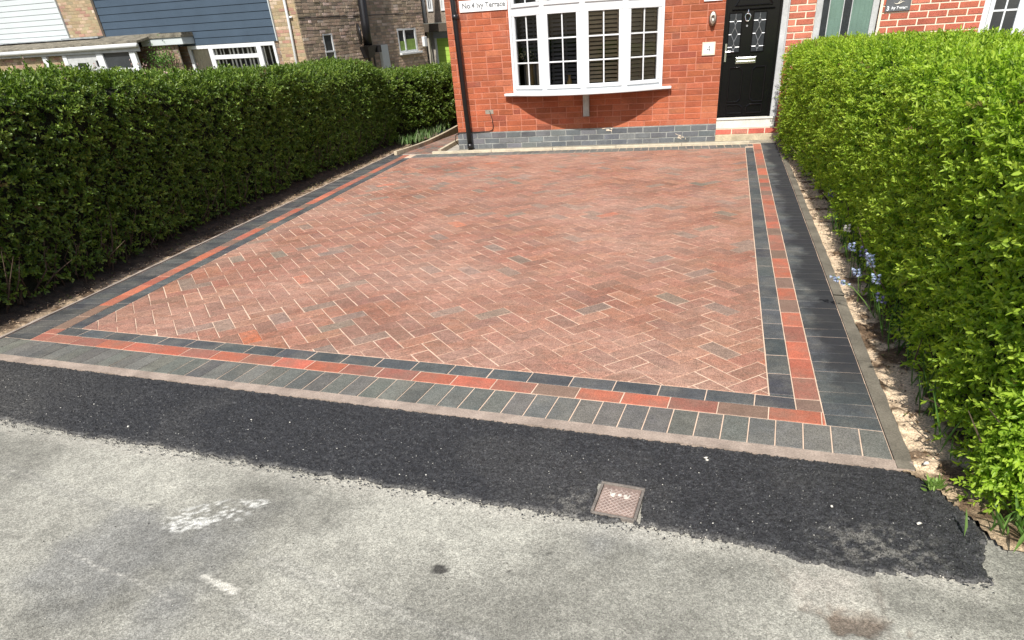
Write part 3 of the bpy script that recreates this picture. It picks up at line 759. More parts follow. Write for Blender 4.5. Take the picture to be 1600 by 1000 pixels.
# --- right hedge: fresh yellow-green leaves
RH = Hedge([(.215, -.25), (.205, .6), (.21, 1.5), (.225, 2.6), (.185, 4.2), (.13, 5.7), (.05, 7.0), (-.01, 7.9)], 1.15, -1,
           ([-.2, 1., 3., 5., 7.8], [1.175, 1.18, 1.19, 1.175, 1.13]), e=.26, z0=.03, seed=50, lump=.05)
rh = thing('hedge', (.7, 3.8, 0), 'bright yellow-green clipped hedge along the right side of the drive', 'hedge')
hedge_core(RH, -.12, 7.85, 'branch_core', rh, .10)
def limecol(n, m, t): return mixcols([((.24, .39, .032), 5), ((.175, .31, .026), 4), ((.32, .47, .042), 3.6), ((.09, .185, .018), 2), ((.16, .11, .05), .08)], n, m, t, (.52, .68, .08), .75)
hedge_foliage(RH, 18500, -.2, 7.9, rh, 'leaflime', limecol, 12, .066, .0235, .0108, u1=.66, thin=.10, thinp=.5, cap=5200, up=.12, jitter=.85, depth=.05, ybias=1.25)
# foliage spilling to the ground at the near corner
n = 620; px = rng.uniform(.20, 1.2, n); pz = rng.uniform(.03, .34, n); py = -.27 - .10*rng.random(n) + .25*np.exp(-((px-.2)/.09)) * .5
V, F, C = shoots(np.c_[px, py, pz], np.array([[-.15, -.9, -.15]]) + rvec(n)*.8, 12, .07, .024, .011, limecol, .2)
raw_mesh('foliage', V, F, 'leaflime', rh, fcol=C)
# longer shoots standing proud of the face
def shootcol(n, m, t): return mixcols([((.24, .38, .035), 3), ((.30, .44, .05), 3)], n, m, t, (.52, .66, .09), .8)
hedge_foliage(RH, 750, -.2, 5.0, rh, 'leaflime', shootcol, 14, .10, .025, .0105, u1=.31, thin=.3, thinp=.9, cap=420, up=.45, jitter=.7, depth=.012, name='young_shoots', ybias=1.4)
hedge_twigs(RH, 160, -.2, 7.6, rh, .3, .1)
pbs = pm('pale_bare_stem', (.30, .25, .17), .8, .2, 20, .1, 60, 60, 0)
for a, b in (((.55, -.33, .35), (.95, -.36, .15)), ((.62, -.37, .12), (.98, -.31, .33)), ((.42, -.35, .10), (.75, -.38, .17)), ((.38, -.33, .06), (.62, -.38, .10)), ((.5, -.30, .05), (.9, -.36, .13))):
    a, b = Vector(a), Vector(b); mm = a.lerp(b, .5) + Vector((0, -.01, .012)); MB().tube([a, mm, b], [.0022, .002, .0014], 5, cap=False).build('stem', pbs, rh)

# --- grass-like weeds and low plants
def blades(name, pts, L, W, cols, lab, cat, up=1.2, mat='weedleaf', loc=(0, 0, 0), kind=None):
    n = len(pts); D = rvec(n)*.6 + np.array([0, 0, up]); V, F, C = make_leaves(pts, D, rvec(n), L*rng.uniform(.5, 1.3, n), W*rng.uniform(.7, 1.2, n), np.array(cols)[rng.integers(0, len(cols), n)]*rng.uniform(.7, 1.3, (n, 1)), .15)
    o = raw_mesh(name, V, F, mat, None, fcol=C, loc=loc); tag(o, lab, cat)
    if kind: o['kind'] = kind
    return o
n = 300; t = rng.random(n)
px = np.interp(t, [0, 1], [-5.60, -5.78]) + rng.normal(0, .10, n) - .12; py = 8.3 + t*2.4; k = px < -5.52
blades('weed_patch', np.c_[px, py, np.full(n, .02)][k], .14, .020, [(.07, .14, .035), (.11, .20, .055), (.20, .26, .13)], 'low green weeds growing behind the kerb of the side passage', 'weeds', loc=(-5.7, 9.4, 0), kind='stuff')
n = 240; px = rng.uniform(.15, .34, n); py = rng.uniform(.0, 3.3, n); k = px > .17 - .0*py
blades('bluebell_leaves', np.c_[px, py, np.full(n, .0)], .20, .009, [(.05, .12, .025), (.08, .17, .035)], 'narrow dark bluebell leaves along the foot of the bright hedge', 'leaves', up=1.6, kind='stuff')
pts = np.array([[.095, -.155, .0]])+rng.normal(0, .014, (46, 3))*[1, 1, .1]
blades('weed', pts, .045, .010, [(.18, .30, .06), (.26, .38, .10)], 'tiny green weed at the right end of the concrete edging', 'weed', up=.7, loc=(.095, -.155, 0))
pts = np.array([[.30, -.36, .0]])+rng.normal(0, .05, (60, 3))*[1.2, .8, .15]
blades('weed', pts, .12, .010, [(.10, .2, .04), (.17, .29, .07)], 'straggly grass tuft under the near end of the bright hedge', 'weed', up=1., loc=(.3, -.36, 0))

def bluebell(x, y, z, hx, hy, hz, lab, c=(.36, .43, .62), nb=9, dark=False):
    t = thing('bluebell', (x, y, z), lab, 'flower', 'bluebells along the foot of the bright hedge')
    a = Vector((x, y, z)); b = Vector((hx, hy, hz)); m1 = a.lerp(b, .55) + Vector((0, 0, .035))
    MB().tube([a, a.lerp(m1, .5)+Vector((0, 0, .01)), m1, b], [.0028, .0026, .0024, .0016], 6, cap=False).build('stem', 'stem', t)
    V_, F_, C_ = [], [], []
    k = 0
    for i in range(nb):
        p = m1.lerp(b, .35 + .65*i/(nb-1)); ang = i*2.4
        o = Vector((math.cos(ang), math.sin(ang), -.35)).normalized()
        base = p + o*.007
        for q in range(6):
            u = o.orthogonal().normalized(); w_ = o.cross(u); al = q*math.pi/3
            r = u*math.cos(al)+w_*math.sin(al)
            d = (o*1. + r*.55)
            V, F, C = make_leaves(np.array([base]), np.array([d]), np.array([-r*1.0 + o*.3]), np.array([.019]), np.array([.008]), np.array([jit(c, .2, .06)]), .1)
            V_.append(V); F_.append(F+k); C_.append(C); k += 6
    raw_mesh('bell_cluster', np.vstack(V_), np.vstack(F_), 'petal', t, fcol=np.vstack(C_))
PB, WB, DB = (.42, .50, .68), (.78, .76, .70), (.13, .13, .25)
bluebell(0.17, 1.42, 0, -0.065, 1.5, 0.2, 'pale blue bluebell leaning out over the concrete edging on a long bent stem', PB, 11)
bluebell(0.17, 2.56, 0, 0.14, 2.52, 0.22, 'white bluebell, the only white one, low in the bright hedge face', WB, 9)
bluebell(0.14, 2.1, 0, 0.105, 2.08, 0.22, 'small pale blue bluebell just below the white one', PB, 9)
bluebell(0.12, 1.66, 0, 0.07, 1.63, 0.2, 'bright pale blue bluebell standing clear at the edge of the soil', PB, 10)
bluebell(0.17, 1.56, 0, 0.105, 1.55, 0.31, 'tallest pale blue bluebell with a long dense flower head by the bright hedge', PB, 16)
bluebell(0.17, 1.46, 0, 0.12, 1.38, 0.25, 'drooping pale blue bluebell just in front of the tallest one', PB, 10)
bluebell(0.16, 1.86, 0, 0.12, 1.8, 0.27, 'dusky violet bluebell with half closed bells behind the tallest one', DB, 7)
bluebell(0.17, 1.2, 0, 0.12, 1.22, 0.2, 'short dark violet bluebell nearest the camera', DB, 7)
bluebell(0.17, 3.6, 0, 0.155, 3.52, 0.24, 'dark violet bluebell farthest along the bright hedge toward the house', DB, 7)

# ------------------------------------------------------------------ number four: red brick house
H4 = frame((0, HY, 0), (math.cos(HA), math.sin(HA), 0), (-math.sin(HA), math.cos(HA), 0), (0, 0, 1))
def H4f(x, y, z): return H4 @ Matrix.Translation((x, y, z))
house = thing('brick_house', tuple(H4 @ Vector((-2.4, 0, 0))), 'red brick house with white bow window and black front door', 'house')
X0, X1 = -4.615, -.02
WIN = (-3.71, -1.605, .735, 2.95); DOOR = (-.825, -.035, 0., 2.55)
RB = [((.345, .096, .044), 6), ((.315, .085, .039), 4), ((.375, .116, .058), 3), ((.26, .072, .04), 1)]
B, Mo = brick_wall(H4, X0, X1, .228, 5.2, [WIN, DOOR], RB, rec=.004, hb=.10, wob=.002, start=.424-.225)
B.build('wall', 'redbrick', house); Mo.build('mortar_bed', 'mortar_red', house)
EB = [((.115, .122, .13), 5), ((.14, .148, .152), 3), ((.095, .10, .11), 2)]
B, Mo = brick_wall(H4 @ Matrix.Translation((0, -.012, 0)), X0-.012, -.825, .0, .222, [], EB, rec=.003, wob=.0025, start=.424-.225+.11)
B.build('plinth', 'engbrick', house); Mo.build('plinth_mortar', 'mortar_grey', house)
MB(H4).box(X0-.012, -.825, -.010, .03, .218, .229).build('plinth_cap', 'mortar_grey', house)
SW = frame(H4 @ Vector((X0, 8.2, 0)), (math.sin(HA), -math.cos(HA), 0), (math.cos(HA), math.sin(HA), 0), (0, 0, 1))
RB2 = [((.30, .085, .055), 5), ((.24, .075, .05), 4), ((.36, .11, .07), 2)]
B, Mo = brick_wall(SW, 0, 8.192, .228, 5.2, [], RB2, hb=.2); B.build('side_wall', 'redbrick', house); Mo.build('mortar_bed', 'mortar_red', house)
B, Mo = brick_wall(SW, 0, 8.20, -1.4, .222, [], EB); B.build('side_plinth', 'engbrick', house); Mo.build('plinth_mortar', 'mortar_grey', house)
MB(H4).box(X0+.04, X1, 8.0, 8.2, -1.4, 5.2).build('rear_wall', 'redbrick', house)
rf = MB(H4)
def gable(mb, x0, x1, y0, y1, z0, zr, t=.12):
    ym = (y0+y1)/2
    for (a, za, b, zb) in ((y0, z0, ym, zr), (ym, zr, y1, z0)):
        i = [mb.p(x0, a, za), mb.p(x1, a, za), mb.p(x1, b, zb), mb.p(x0, b, zb)]; j = [mb.p(x0, a, za+t), mb.p(x1, a, za+t), mb.p(x1, b, zb+t), mb.p(x0, b, zb+t)]
        mb.face(i[::-1]); mb.face(j)
        for k in range(4): mb.face((i[k], i[(k+1) % 4], j[(k+1) % 4], j[k]))
gable(rf, X0-.15, X1, -.35, 8.5, 5.2, 7.6); rf.build('roof', 'rooftile', house)
gv = MB(H4); i = [gv.p(X0+.004, 0, 5.2), gv.p(X0+.004, 8.2, 5.2), gv.p(X0+.004, 4.1, 7.55)]; gv.face(i[::-1]); gv.build('gable', 'redbrick', house)
# dark room behind the openings
for q in ((-3.9, -1.4, .70, .72, .5, 3.0), (-.95, .0, .30, .32, -.1, 2.6)): MB(H4).box(*q).build('room_back', 'dark', house)

# bow window: four facets
cxw = (WIN[0]+WIN[1])/2; half = 1.045; sag = .37; Rb = (half**2+sag**2)/(2*sag); hang = math.asin(half/Rb)
def bow(ang, extra=0.): return (cxw + (Rb+extra)*math.sin(ang), -(Rb+extra)*math.cos(ang) + (Rb-sag))
bw = thing_part = None
win = MB(H4)
angs = [-hang + hang*2*i/4 for i in range(5)]
Zb, Zt = .735, 2.95
wf = None
def facet(i, ex_=0.):
    a = bow(angs[i], ex_); b = bow(angs[i+1], ex_); dx, dy = b[0]-a[0], b[1]-a[1]; L = math.hypot(dx, dy)
    return frame(H4 @ Vector((a[0], a[1], 0)), (H4.to_3x3() @ Vector((dx/L, dy/L, 0))), (H4.to_3x3() @ Vector((-dy/L, dx/L, 0))), (0, 0, 1)), L
bowp = MB(H4)
sl = [bow(-hang + 2*hang*k/24, .085) for k in range(25)]
sl = [(WIN[0]-.13, .0), (WIN[0]-.135, -.075)] + [p for p in sl if p[1] < -.075] + [(WIN[1]+.135, -.075), (WIN[1]+.13, .0)]
bowp.prism(sl, .695, .728, bottom=True)
window = bowp.build('bow_window', 'upvc', house, bevel=.008)
window['label'] = 'white bow window of four casement lights with a thick curved sill'
window['_w'] = house['_w']
def sub(mb, name, mat, **k):      # sub-part of the window (parent sits at the house's own origin)
    o = mb.build(name, mat, house, **k); o.parent = window; o.matrix_parent_inverse = Matrix.Identity(4); o.location = (0, 0, 0); return o
base_fr = MB(H4); top_fr = MB(H4)
ov = [bow(-hang + 2*hang*k/4, .012) for k in range(5)]; iv = [bow(-hang + 2*hang*k/4, -.07) for k in range(5)]
sub(MB(H4).prism(ov + iv[::-1], .726, .752, bottom=True), 'cill_rail', 'upvc')
for i in range(4):
    fr, L = facet(i)
    m = MB(fr)
    TR0, TR1 = 1.69, 1.745
    m.box(.0, L, .005, .06, .752, .775)                                   # bottom rail
    m.box(.0, L, .003, .06, TR0, TR1)
    m.box(.0, L, .005, .06, 2.85, 2.95)
    for x0, x1 in ((-.004, .036), (L-.036, L+.004)): m.box(x0, x1, .0, .062, .752, 2.95)
    # casement sashes: proud frame and glazing
    cs_ = MB(fr); gb = MB(fr); gl_ = MB(fr)
    for (z0, z1, rows) in ((.775, TR0, 3), (TR1, 2.85, 4)):
        a, b = .036, L-.036; w_ = .046
        cs_.box(a, b, -.012, .045, z0, z0+w_).box(a, b, -.012, .045, z1-w_, z1).box(a, a+w_, -.0119, .0449, z0+w_, z1-w_).box(b-w_, b, -.0119, .0449, z0+w_, z1-w_)
        gx0, gx1, gz0, gz1 = a+w_, b-w_, z0+w_, z1-w_
        gb.box((gx0+gx1)/2-.009, (gx0+gx1)/2+.009, .006, .024, gz0, gz1)
        for r in range(1, rows):
            zz = gz0+(gz1-gz0)*r/rows; gb.box(gx0, gx1, .0065, .0235, zz-.009, zz+.009)
        gl_.face([gl_.p(*q) for q in ((gx0-.004, .015, gz0-.004), (gx1+.004, .015, gz0-.004), (gx1+.004, .015, gz1+.004), (gx0-.004, .015, gz1+.004))])
    sub(m, 'frame', 'upvc', bevel=.004); sub(cs_, 'casement', 'upvc', bevel=.006); sub(gb, 'glazing_bar', 'upvc', bevel=.003); sub(gl_, 'pane', 'glass')
    sl_ = MB(fr); k = 0
    matn = ('slat_dark', 'slat_dark', 'slat_brown', 'slat_brown')[i]
    zz = (1.10, .80, .80, .80)[i]; yo = (.075, .075, 0, 0)[i]
    while zz < 2.8:
        ti = .014 if i != 3 else .019
        a = [sl_.p(x, y, z) for x, y, z in ((.07, .040+yo, zz-ti), (L-.07, .040+yo, zz-ti), (L-.07, .075+yo, zz+ti), (.07, .075+yo, zz+ti))]
        b = [sl_.p(x, y, z) for x, y, z in ((.07, .041+yo, zz-ti+.003), (L-.07, .041+yo, zz-ti+.003), (L-.07, .076+yo, zz+ti+.003), (.07, .076+yo, zz+ti+.003))]
        sl_.face(a[::-1]); sl_.face(b)
        for q in range(4): sl_.face((a[q], a[(q+1) % 4], b[(q+1) % 4], b[q]))
        zz += .048
    sl_.box(.07, .095, .080+yo, .095+yo, .79, 2.8).box(L-.095, L-.07, .080+yo, .095+yo, .79, 2.8).box(L/2-.012, L/2+.012, .080+yo, .095+yo, .79, 2.8)
    if i == 0: sub(MB(fr).box(.07, L-.07, .17, .18, .76, 1.09), 'blind', 'curtain')
    sub(sl_, 'shutter', matn)
# cheeks, head and interior base of the bow
for qa, qb in ((WIN[0]-.002, WIN[0]+.03), (WIN[1]-.03, WIN[1]+.002)): sub(MB(H4).box(qa, qb, -.03, .10, .73, 2.95), 'frame', 'upvc')
flo = MB(H4); flo.prism([bow(a, -.03) for a in angs] + [(WIN[1], .3), (WIN[0], .3)], .70, .745, bottom=True)
sub(flo, 'window_board', 'upvc')
sub(MB(H4).prism([bow(a, .05) for a in angs] + [(WIN[1], .1), (WIN[0], .1)], 2.95, 3.05, bottom=True), 'head_board', 'upvc')
br = MB(H4); bx = -2.66; br.box(bx-.042, bx+.042, -.085, .0, .405, .695).box(bx-.028, bx-.018, -.094, -.085, .44, .68).box(bx+.018, bx+.028, -.094, -.085, .44, .68).box(bx-.0279, bx+.0279, -.0935, -.085, .43, .441)
br.box(bx-.047, bx+.047, -.09, .0, .395, .4055); br.build('bracket', pm('bracket_paint', (.42, .42, .39), .6, .2, 8, .1, 60, 60, .2), house, bevel=.003)

# things standing inside the window
vs = thing('flower_vase', tuple(H4 @ Vector((-3.43, -.035, .752))), 'vase of pale cream flowers behind the leftmost window light', 'vase')
pv_ = Vector(vs['_w']); MB().tube([pv_, pv_+Vector((0, 0, .10)), pv_+Vector((0, 0, .26)), pv_+Vector((0, 0, .34))], [.028, .032, .022, .030], 12).build('vase', 'ornament', vs, True)
n = 130; pts = np.array(pv_)+np.array([.01, .02, .39])+rng.normal(0, 1, (n, 3))*[.06, .018, .03]; pts = pts + np.where(rng.random(n)[:, None] < .5, [[-.05, 0, .05]], [[.06, 0, -.02]])
V, F, C = make_leaves(pts, rvec(n), rvec(n), np.full(n, .035), np.full(n, .016), np.where(rng.random(n)[:, None] < .6, [[.72, .66, .42]], [[.12, .14, .05]])*rng.uniform(.7, 1.2, (n, 1)))
raw_mesh('flowers', V, F, 'petal', vs, fcol=C)
ow = thing('pineapple_ornament', tuple(H4 @ Vector((-2.86, -.262, .762))), 'small golden pineapple-shaped jar behind the second window light', 'ornament')
po = Vector(ow['_w']); prf = [(.0, .022), (.02, .035), (.055, .040), (.09, .034), (.11, .020), (.115, .026), (.135, .018), (.15, .006)]
MB().tube([po+Vector((0, 0, z)) for z, r in prf], [r for z, r in prf], 14).build('jar', 'ornament', ow, True)
ml = MB()
for k in range(10): ml.tube([po+Vector((0, 0, .135)), po+Vector((math.cos(k*.63)*.022, math.sin(k*.63)*.022, .17))], [.005, .001], 5)
ml.build('leaf_crown', 'ornament', ow)

# front door
dp_ = MB(H4); dp_.box(-.825, -.795, .035, .11, .30, 2.50).box(-.135, -.108, .035, .11, .30, 2.50).box(-.7949, -.1351, .035, .11, 2.38, 2.50)
frame_o = dp_.build('door_frame', 'blackdoor', house, bevel=.004)
door = MB(H4); D0, D1 = -.795, -.135
door.box(D0, D1, .060, .104, .31, 2.38)
door = door.build('front_door', 'blackdoor', house); door['_w'] = house['_w']; door['label'] = 'glossy black panelled door with leaded lights'
def dsub(mb, name, mat, **k):
    o = mb.build(name, mat, house, **k); o.parent = door; o.location = (0, 0, 0); return o
def mould(mb, poly, w_=.014, y0=.046, y1=.060):       # raised moulding round a polygon in x,z
    n = len(poly)
    cx = sum(p[0] for p in poly)/n; cz = sum(p[1] for p in poly)/n
    for i in range(n):
        a, b = poly[i], poly[(i+1) % n]
        mb.tube([(a[0], y1-.003, a[1]), (b[0], y1-.003, b[1])], w_/2, 6)
def lead(mb, pts, r=.0032, y=.052):
    for a, b in zip(pts, pts[1:]): mb.tube([(a[0], y, a[1]), (b[0], y, b[1])], r, 5)
for gx0, gx1 in ((-.752, -.605), (-.445, -.297)):
    g = MB(H4); g.box(gx0, gx1, .052, .0595, 1.085, 1.515); dsub(g, 'glazed_panel', 'dglass')
    l = MB(H4); cx = (gx0+gx1)/2
    for zc in (1.43, 1.14):
        lead(l, [(cx, zc+.034), (cx+.022, zc), (cx, zc-.034), (cx-.022, zc), (cx, zc+.034)])
        lead(l, [(gx0, zc), (cx-.022, zc)], .0050); lead(l, [(cx+.022, zc), (gx1, zc)], .0050)
    zc = 1.285
    lead(l, [(cx, zc+.082), (cx+.042, zc), (cx, zc-.082), (cx-.042, zc), (cx, zc+.082)])
    lead(l, [(gx0, zc), (cx-.042, zc)], .0050); lead(l, [(cx+.042, zc), (gx1, zc)], .0050)
    lead(l, [(cx, 1.43-.034), (cx, zc+.082)]); lead(l, [(cx, zc-.082), (cx, 1.14+.034)]); lead(l, [(cx, 1.464), (cx, 1.515)]); lead(l, [(cx, 1.106), (cx, 1.085)])
    dsub(l, 'leaded_pattern', 'lead')
    mo = MB(H4); mould(mo, [(gx0-.008, 1.077), (gx1+.008, 1.077), (gx1+.008, 1.523), (gx0-.008, 1.523)]); dsub(mo, 'panel_moulding', 'blackdoor')
c0 = (D0+D1)/2
# lower shaped panels
for sx in (-1, 1):
    X = lambda v: c0 + sx*v
    mo2 = [(X(.235), .90), (X(.105), .90), (X(.065), .865), (X(.065), .52), (X(.105), .485), (X(.235), .485)]
    for pg in (mo2, [(X(.235), .345), (X(.03), .345), (X(.03), .42), (X(.075), .45), (X(.235), .45)]):
        mo = MB(H4); mould(mo, pg, .02); dsub(mo, 'panel_moulding', 'blackdoor')
for pg in ([(c0-.235, 1.60), (c0+.235, 1.60), (c0+.19, 1.66), (c0+.19, 2.25), (c0-.19, 2.25), (c0-.19, 1.66)], [(c0-.27, 1.555), (c0+.27, 1.555)]):
    mo = MB(H4); mould(mo, pg, .02); dsub(mo, 'panel_moulding', 'blackdoor')
k = MB(H4); kx = -.527
pr_ = [(kx+.034*math.sin(t)**1*(1 if True else 1), 1.475+.036*math.cos(t)-(.012 if abs(math.cos(t)+1) < .3 else 0)) for t in [i*math.pi/9 for i in range(19)]]
k.tube([(x, .045, z) for x, z in pr_], .0065, 7); k.tube([(kx, .055, 1.51), (kx, .042, 1.53), (kx, .05, 1.552)], [.012, .009, .005], 8); k.tube([(kx, .055, 1.43), (kx, .038, 1.43)], .008, 8)
dsub(k, 'knocker', 'chrome')
lp = MB(H4); lp.box(-.635, -.37, .048, .0595, .945, 1.022); lp.box(-.622, -.383, .041, .048, .990, 1.012).box(-.622, -.383, .041, .048, .955, .977); dsub(lp, 'letter_plate', 'chrome', bevel=.003)
hd = MB(H4); hd.box(-.785, -.762, .046, .0595, .975, 1.185); hd.tube([(-.774, .05, 1.09), (-.774, .01, 1.09)], .009, 8); hd.tube([(-.776, .012, 1.09), (-.72, .008, 1.092), (-.67, .012, 1.09)], [.008, .008, .006], 8); dsub(hd, 'handle', 'chrome')
pe = MB(H4); pe.tube([(kx, .0595, 1.375), (kx, .052, 1.375)], .012, 10); dsub(pe, 'spy_hole', 'lead')
# threshold, step and white jamb
st = MB(H4); st.box(-.825, -.035, -.012, .11, .268, .292).box(-.825, -.035, .0, .11, .16, .268); st.build('threshold', pm('threshold_paint', (.62, .61, .55), .6, .1, 8, .1, 60, 60, .2), house, bevel=.004)
B, Mo = brick_wall(H4, -.825, .04, .085, .158, [], [((.50, .13, .09), 3), ((.40, .17, .12), 2)], L=.215, H=.065); B.build('step_riser', 'redbrick', house); Mo.build('mortar_bed', 'mortar_pale', house)
MB(H4).box(-.825, .04, -.02, .03, -.02, .083).build('step_base', pm('step_stone', (.42, .36, .25), .9, .25, 8, .2, 90, 90, .5), house, bevel=.006)
jb = MB(H4); jb.box(-.108, -.035, .004, .13, .292, 2.55).box(-.035, -.0205, -.004, .10, .292, 2.55); jb.build('door_jamb', 'upvc_dirty', house, bevel=.004)
# downpipe with its offset at the eaves
dpp = MB(H4); xs_ = -4.425
dpp.tube([(xs_-.05, -.09, 3.6), (xs_-.038, -.09, 1.9), (xs_, -.09, .0)], .036, 14, cap=True)
for z in (1.69, .06): 
    t_ = xs_-.05*z/3.6*1.2
    dpp.tube([(t_, -.09, z+.03), (t_, -.09, z-.03)], .043, 14)
dpp.box(xs_-.055, xs_+.01, -.06, .0, 1.665, 1.69); dpp.build('downpipe', 'blackp', house, True)
cb = MB(H4)
cpts = [(-4.10, -.004, .51), (-4.085, -.012, .46), (-4.07, -.012, .40), (-4.062, -.012, .31), (-4.075, -.012, .26), (-4.13, -.018, .240), (-4.30, -.02, .236), (-4.48, -.02, .238), (-4.60, -.02, .236), (-4.655, -.02, .20), (-4.675, -.0, .12), (-4.64, .03, .06)]
cb.tube(cpts, .006, 6); cb.build('cable', 'cable', house, True)
MB(H4).box(-4.165, -4.045, -.003, .0, .47, .525).build('repair_patch', 'mortar_dirty', house)
# loose cement on the plinth
for cx_, a_, b_ in ((-2.36, .205, .04), (-1.28, .08, .05)):
    pt = MB(H4)
    for i in range(9):
        xx, zz = cx_+random.uniform(-.07, .07), a_+random.uniform(-.02, .02)
        pt.tube([(xx, -.013, zz), (xx+random.uniform(-.05, .05), -.014, zz+random.uniform(-.03, .03))], random.uniform(.003, .006), 5)
    pt.build('mortar_smear', 'mortar_pale', house)

# wall signs and lamp of number four
def plate(name, x0, x1, z0, z1, mat, label, cat, th=.012, y=-.002, bev=.002):
    t = thing(name, tuple(H4 @ Vector(((x0+x1)/2, 0, z0))), label, cat)
    MB(H4).box(x0, x1, y-th, y, z0, z1).build('board', mat, t, bevel=bev); return t
s1 = plate('street_sign', -4.40, -3.727, 1.738, 1.868, 'signwhite', 'white nameplate lettered No.4 Ivy Terrace beside the bow window', 'sign')
text_mesh('lettering', 'No.4 Ivy Terrace', .088, 'greytext', s1, H4f(-4.055, -.0152, 1.806), ext=.0006, bold=.0022)
s2 = plate('house_number', -1.088, -.918, 1.066, 1.218, 'cream', 'small square tile with a black figure 4 left of the black door', 'sign')
MB(H4).box(-1.066, -.940, -.0155, -.0141, 1.088, 1.196).build('tile_face', 'signwhite', s2)
nb_ = MB(H4); lead(nb_, [(-.990, 1.172), (-1.026, 1.128), (-.978, 1.134)], .0038, -.016); lead(nb_, [(-.988, 1.176), (-.992, 1.108)], .0044, -.016); nb_.build('numeral', 'darktext', s2)
s3 = plate('small_plaque', -1.105, -.868, 1.672, 1.745, 'signwhite', 'white plaque cut by the top of the picture beside the black door', 'sign')
lampt = thing('wall_lamp', tuple(H4 @ Vector((-.978, 0, 1.40))), 'small oval bulkhead wall lamp between the brickwork and black door', 'lamp')
def capsule(mb, cx, cz, ry, rz, y0, y1, n=20, sh=.8):
    ring = lambda k, y: [mb.p(cx+ry*k*math.sin(t), y, cz+rz*k*math.cos(t)) for t in [2*math.pi*i/n for i in range(n)]]
    lv = [(1., y0), (1., y0+(y1-y0)*.45), (.85, y0+(y1-y0)*.8), (.5, y1)]
    rs = [ring(k, y) for k, y in lv]
    for a, b in zip(rs, rs[1:]):
        for i in range(n): mb.face((a[i], b[i], b[(i+1) % n], a[(i+1) % n]))
    mb.face(rs[-1])
bk = MB(H4); capsule(bk, -.978, 1.478, .050, .086, .0, -.05); bk.build('housing', pm('aged_bronze_metal', (.26, .22, .17), .4, .2, 20, .1, 60, 60, 0, metal=.7), lampt, True)
bk = MB(H4); capsule(bk, -.978, 1.484, .036, .070, -.035, -.095); bk.build('diffuser', pm('frosted_diffuser', (.74, .72, .62), .35, .05, 20, .05, 60, 60, 0), lampt, True)

# ------------------------------------------------------------------ number three: the next terrace house
h3 = thing('brick_house', tuple(H4 @ Vector((1.8, 0, 0))), 'adjoining brick house with pale mortar and grey-green door, above the bright hedge', 'house')
D3 = (.30, 1.105, -.1, 2.4); W3 = (2.275, 3.5, .98, 2.5)
RB3 = [((.42, .12, .075), 5), ((.38, .105, .065), 4), ((.47, .155, .10), 2)]
B, Mo = brick_wall(H4, -.018, 4.6, .0, 5.2, [D3, W3], RB3, H=.0605, J=.0145, L=.2105, rec=.006, wob=.001, start=.1)
B.build('wall', 'redbrick', h3); Mo.build('mortar_bed', 'mortar_pale', h3)
rf = MB(H4); gable(rf, X1+.002, 4.7, -.35, 8.5, 5.2, 7.6); rf.build('roof', 'rooftile', h3)
MB(H4).box(-.018, 4.6, 8.0, 8.2, -1, 5.2).build('rear_wall', 'redbrick', h3)
rv = MB(H4); rv.box(1.072, 1.1045, .012, .12, .0, 2.4); 
z = .05
rvb = MB(H4)
while z < 2.3: rvb.box(1.0655, 1.072, .02, .11, z, z+.058, jit((.07, .045, .035), .3)); z += .075
rvm = rv.build('door_reveal', 'mortar_pale', h3); rvb.build('reveal_brick', 'redbrick', h3)
d3 = MB(H4); d3.box(.31, .385, .05, .12, .0, 2.35).box(.99, 1.065, .05, .12, .0, 2.35).box(.3851, .9899, .05, .12, 2.27, 2.35); d3.build('door_frame', 'upvc_dirty', h3, bevel=.005)
d3 = MB(H4).box(.385, .99, .075, .12, .02, 2.27).build('front_door', 'greendoor', h3); d3['_w'] = h3['_w']; d3['label'] = 'grey-green door with two tall dark glazed strips'
def d3s(mb, name, mat, **k): o = mb.build(name, mat, h3, **k); o.parent = d3; o.location = (0, 0, 0)
for a, b in ((.392, .470), (.650, .742)):
    d3s(MB(H4).box(a, b, .069, .0745, .5, 2.15), 'glazed_panel', 'dglass')
    f_ = MB(H4); f_.box(a-.010, a, .064, .0745, .49, 2.16).box(b, b+.010, .064, .0745, .49, 2.16); d3s(f_, 'panel_moulding', 'upvc_dirty')
gr_ = MB(H4)
for x_ in (.50, .56, .62, .78, .84, .90, .95): gr_.box(x_, x_+.006, .0715, .0745, .1, 2.2)
d3s(gr_, 'panel_moulding', 'greendoor')
w3 = MB(H4); w3.box(2.28, 2.35, .03, .1, .985, 2.49).box(2.3501, 3.49, .03, .1, .985, 1.05).box(3.42, 3.49, .03, .1, 1.0501, 2.49).box(2.3501, 3.4199, .03, .1, 2.42, 2.49).box(2.72, 2.80, .028, .1, 1.0501, 2.4199)
w3 = w3.build('window', 'upvc', h3, bevel=.006); w3['_w'] = h3['_w']
def w3s(mb, name, mat, **k): o = mb.build(name, mat, h3, **k); o.parent = w3; o.location = (0, 0, 0)
for a, b in ((2.35, 2.72), (2.80, 3.42)):
    s_ = MB(H4); s_.box(a, a+.05, .016, .06, 1.05, 2.42).box(b-.05, b, .016, .06, 1.05, 2.42).box(a+.0501, b-.0501, .016, .06, 1.05, 1.10).box(a+.0501, b-.0501, .016, .06, 2.37, 2.42); w3s(s_, 'casement', 'upvc', bevel=.005)
    g = MB(H4); g.box((a+b)/2-.010, (a+b)/2+.010, .03, .05, 1.10, 2.37)
    for zz in (1.37, 1.66, 1.95): g.box(a+.05, b-.05, .031, .049, zz-.010, zz+.010)
    w3s(g, 'glazing_bar', 'upvc'); w3s(MB(H4).box(a+.04, b-.04, .036, .042, 1.09, 2.38), 'pane', 'gglass')
w3s(MB(H4).box(2.24, 3.53, -.05, .10, .94, .9849), 'sill', 'upvc', bevel=.006)
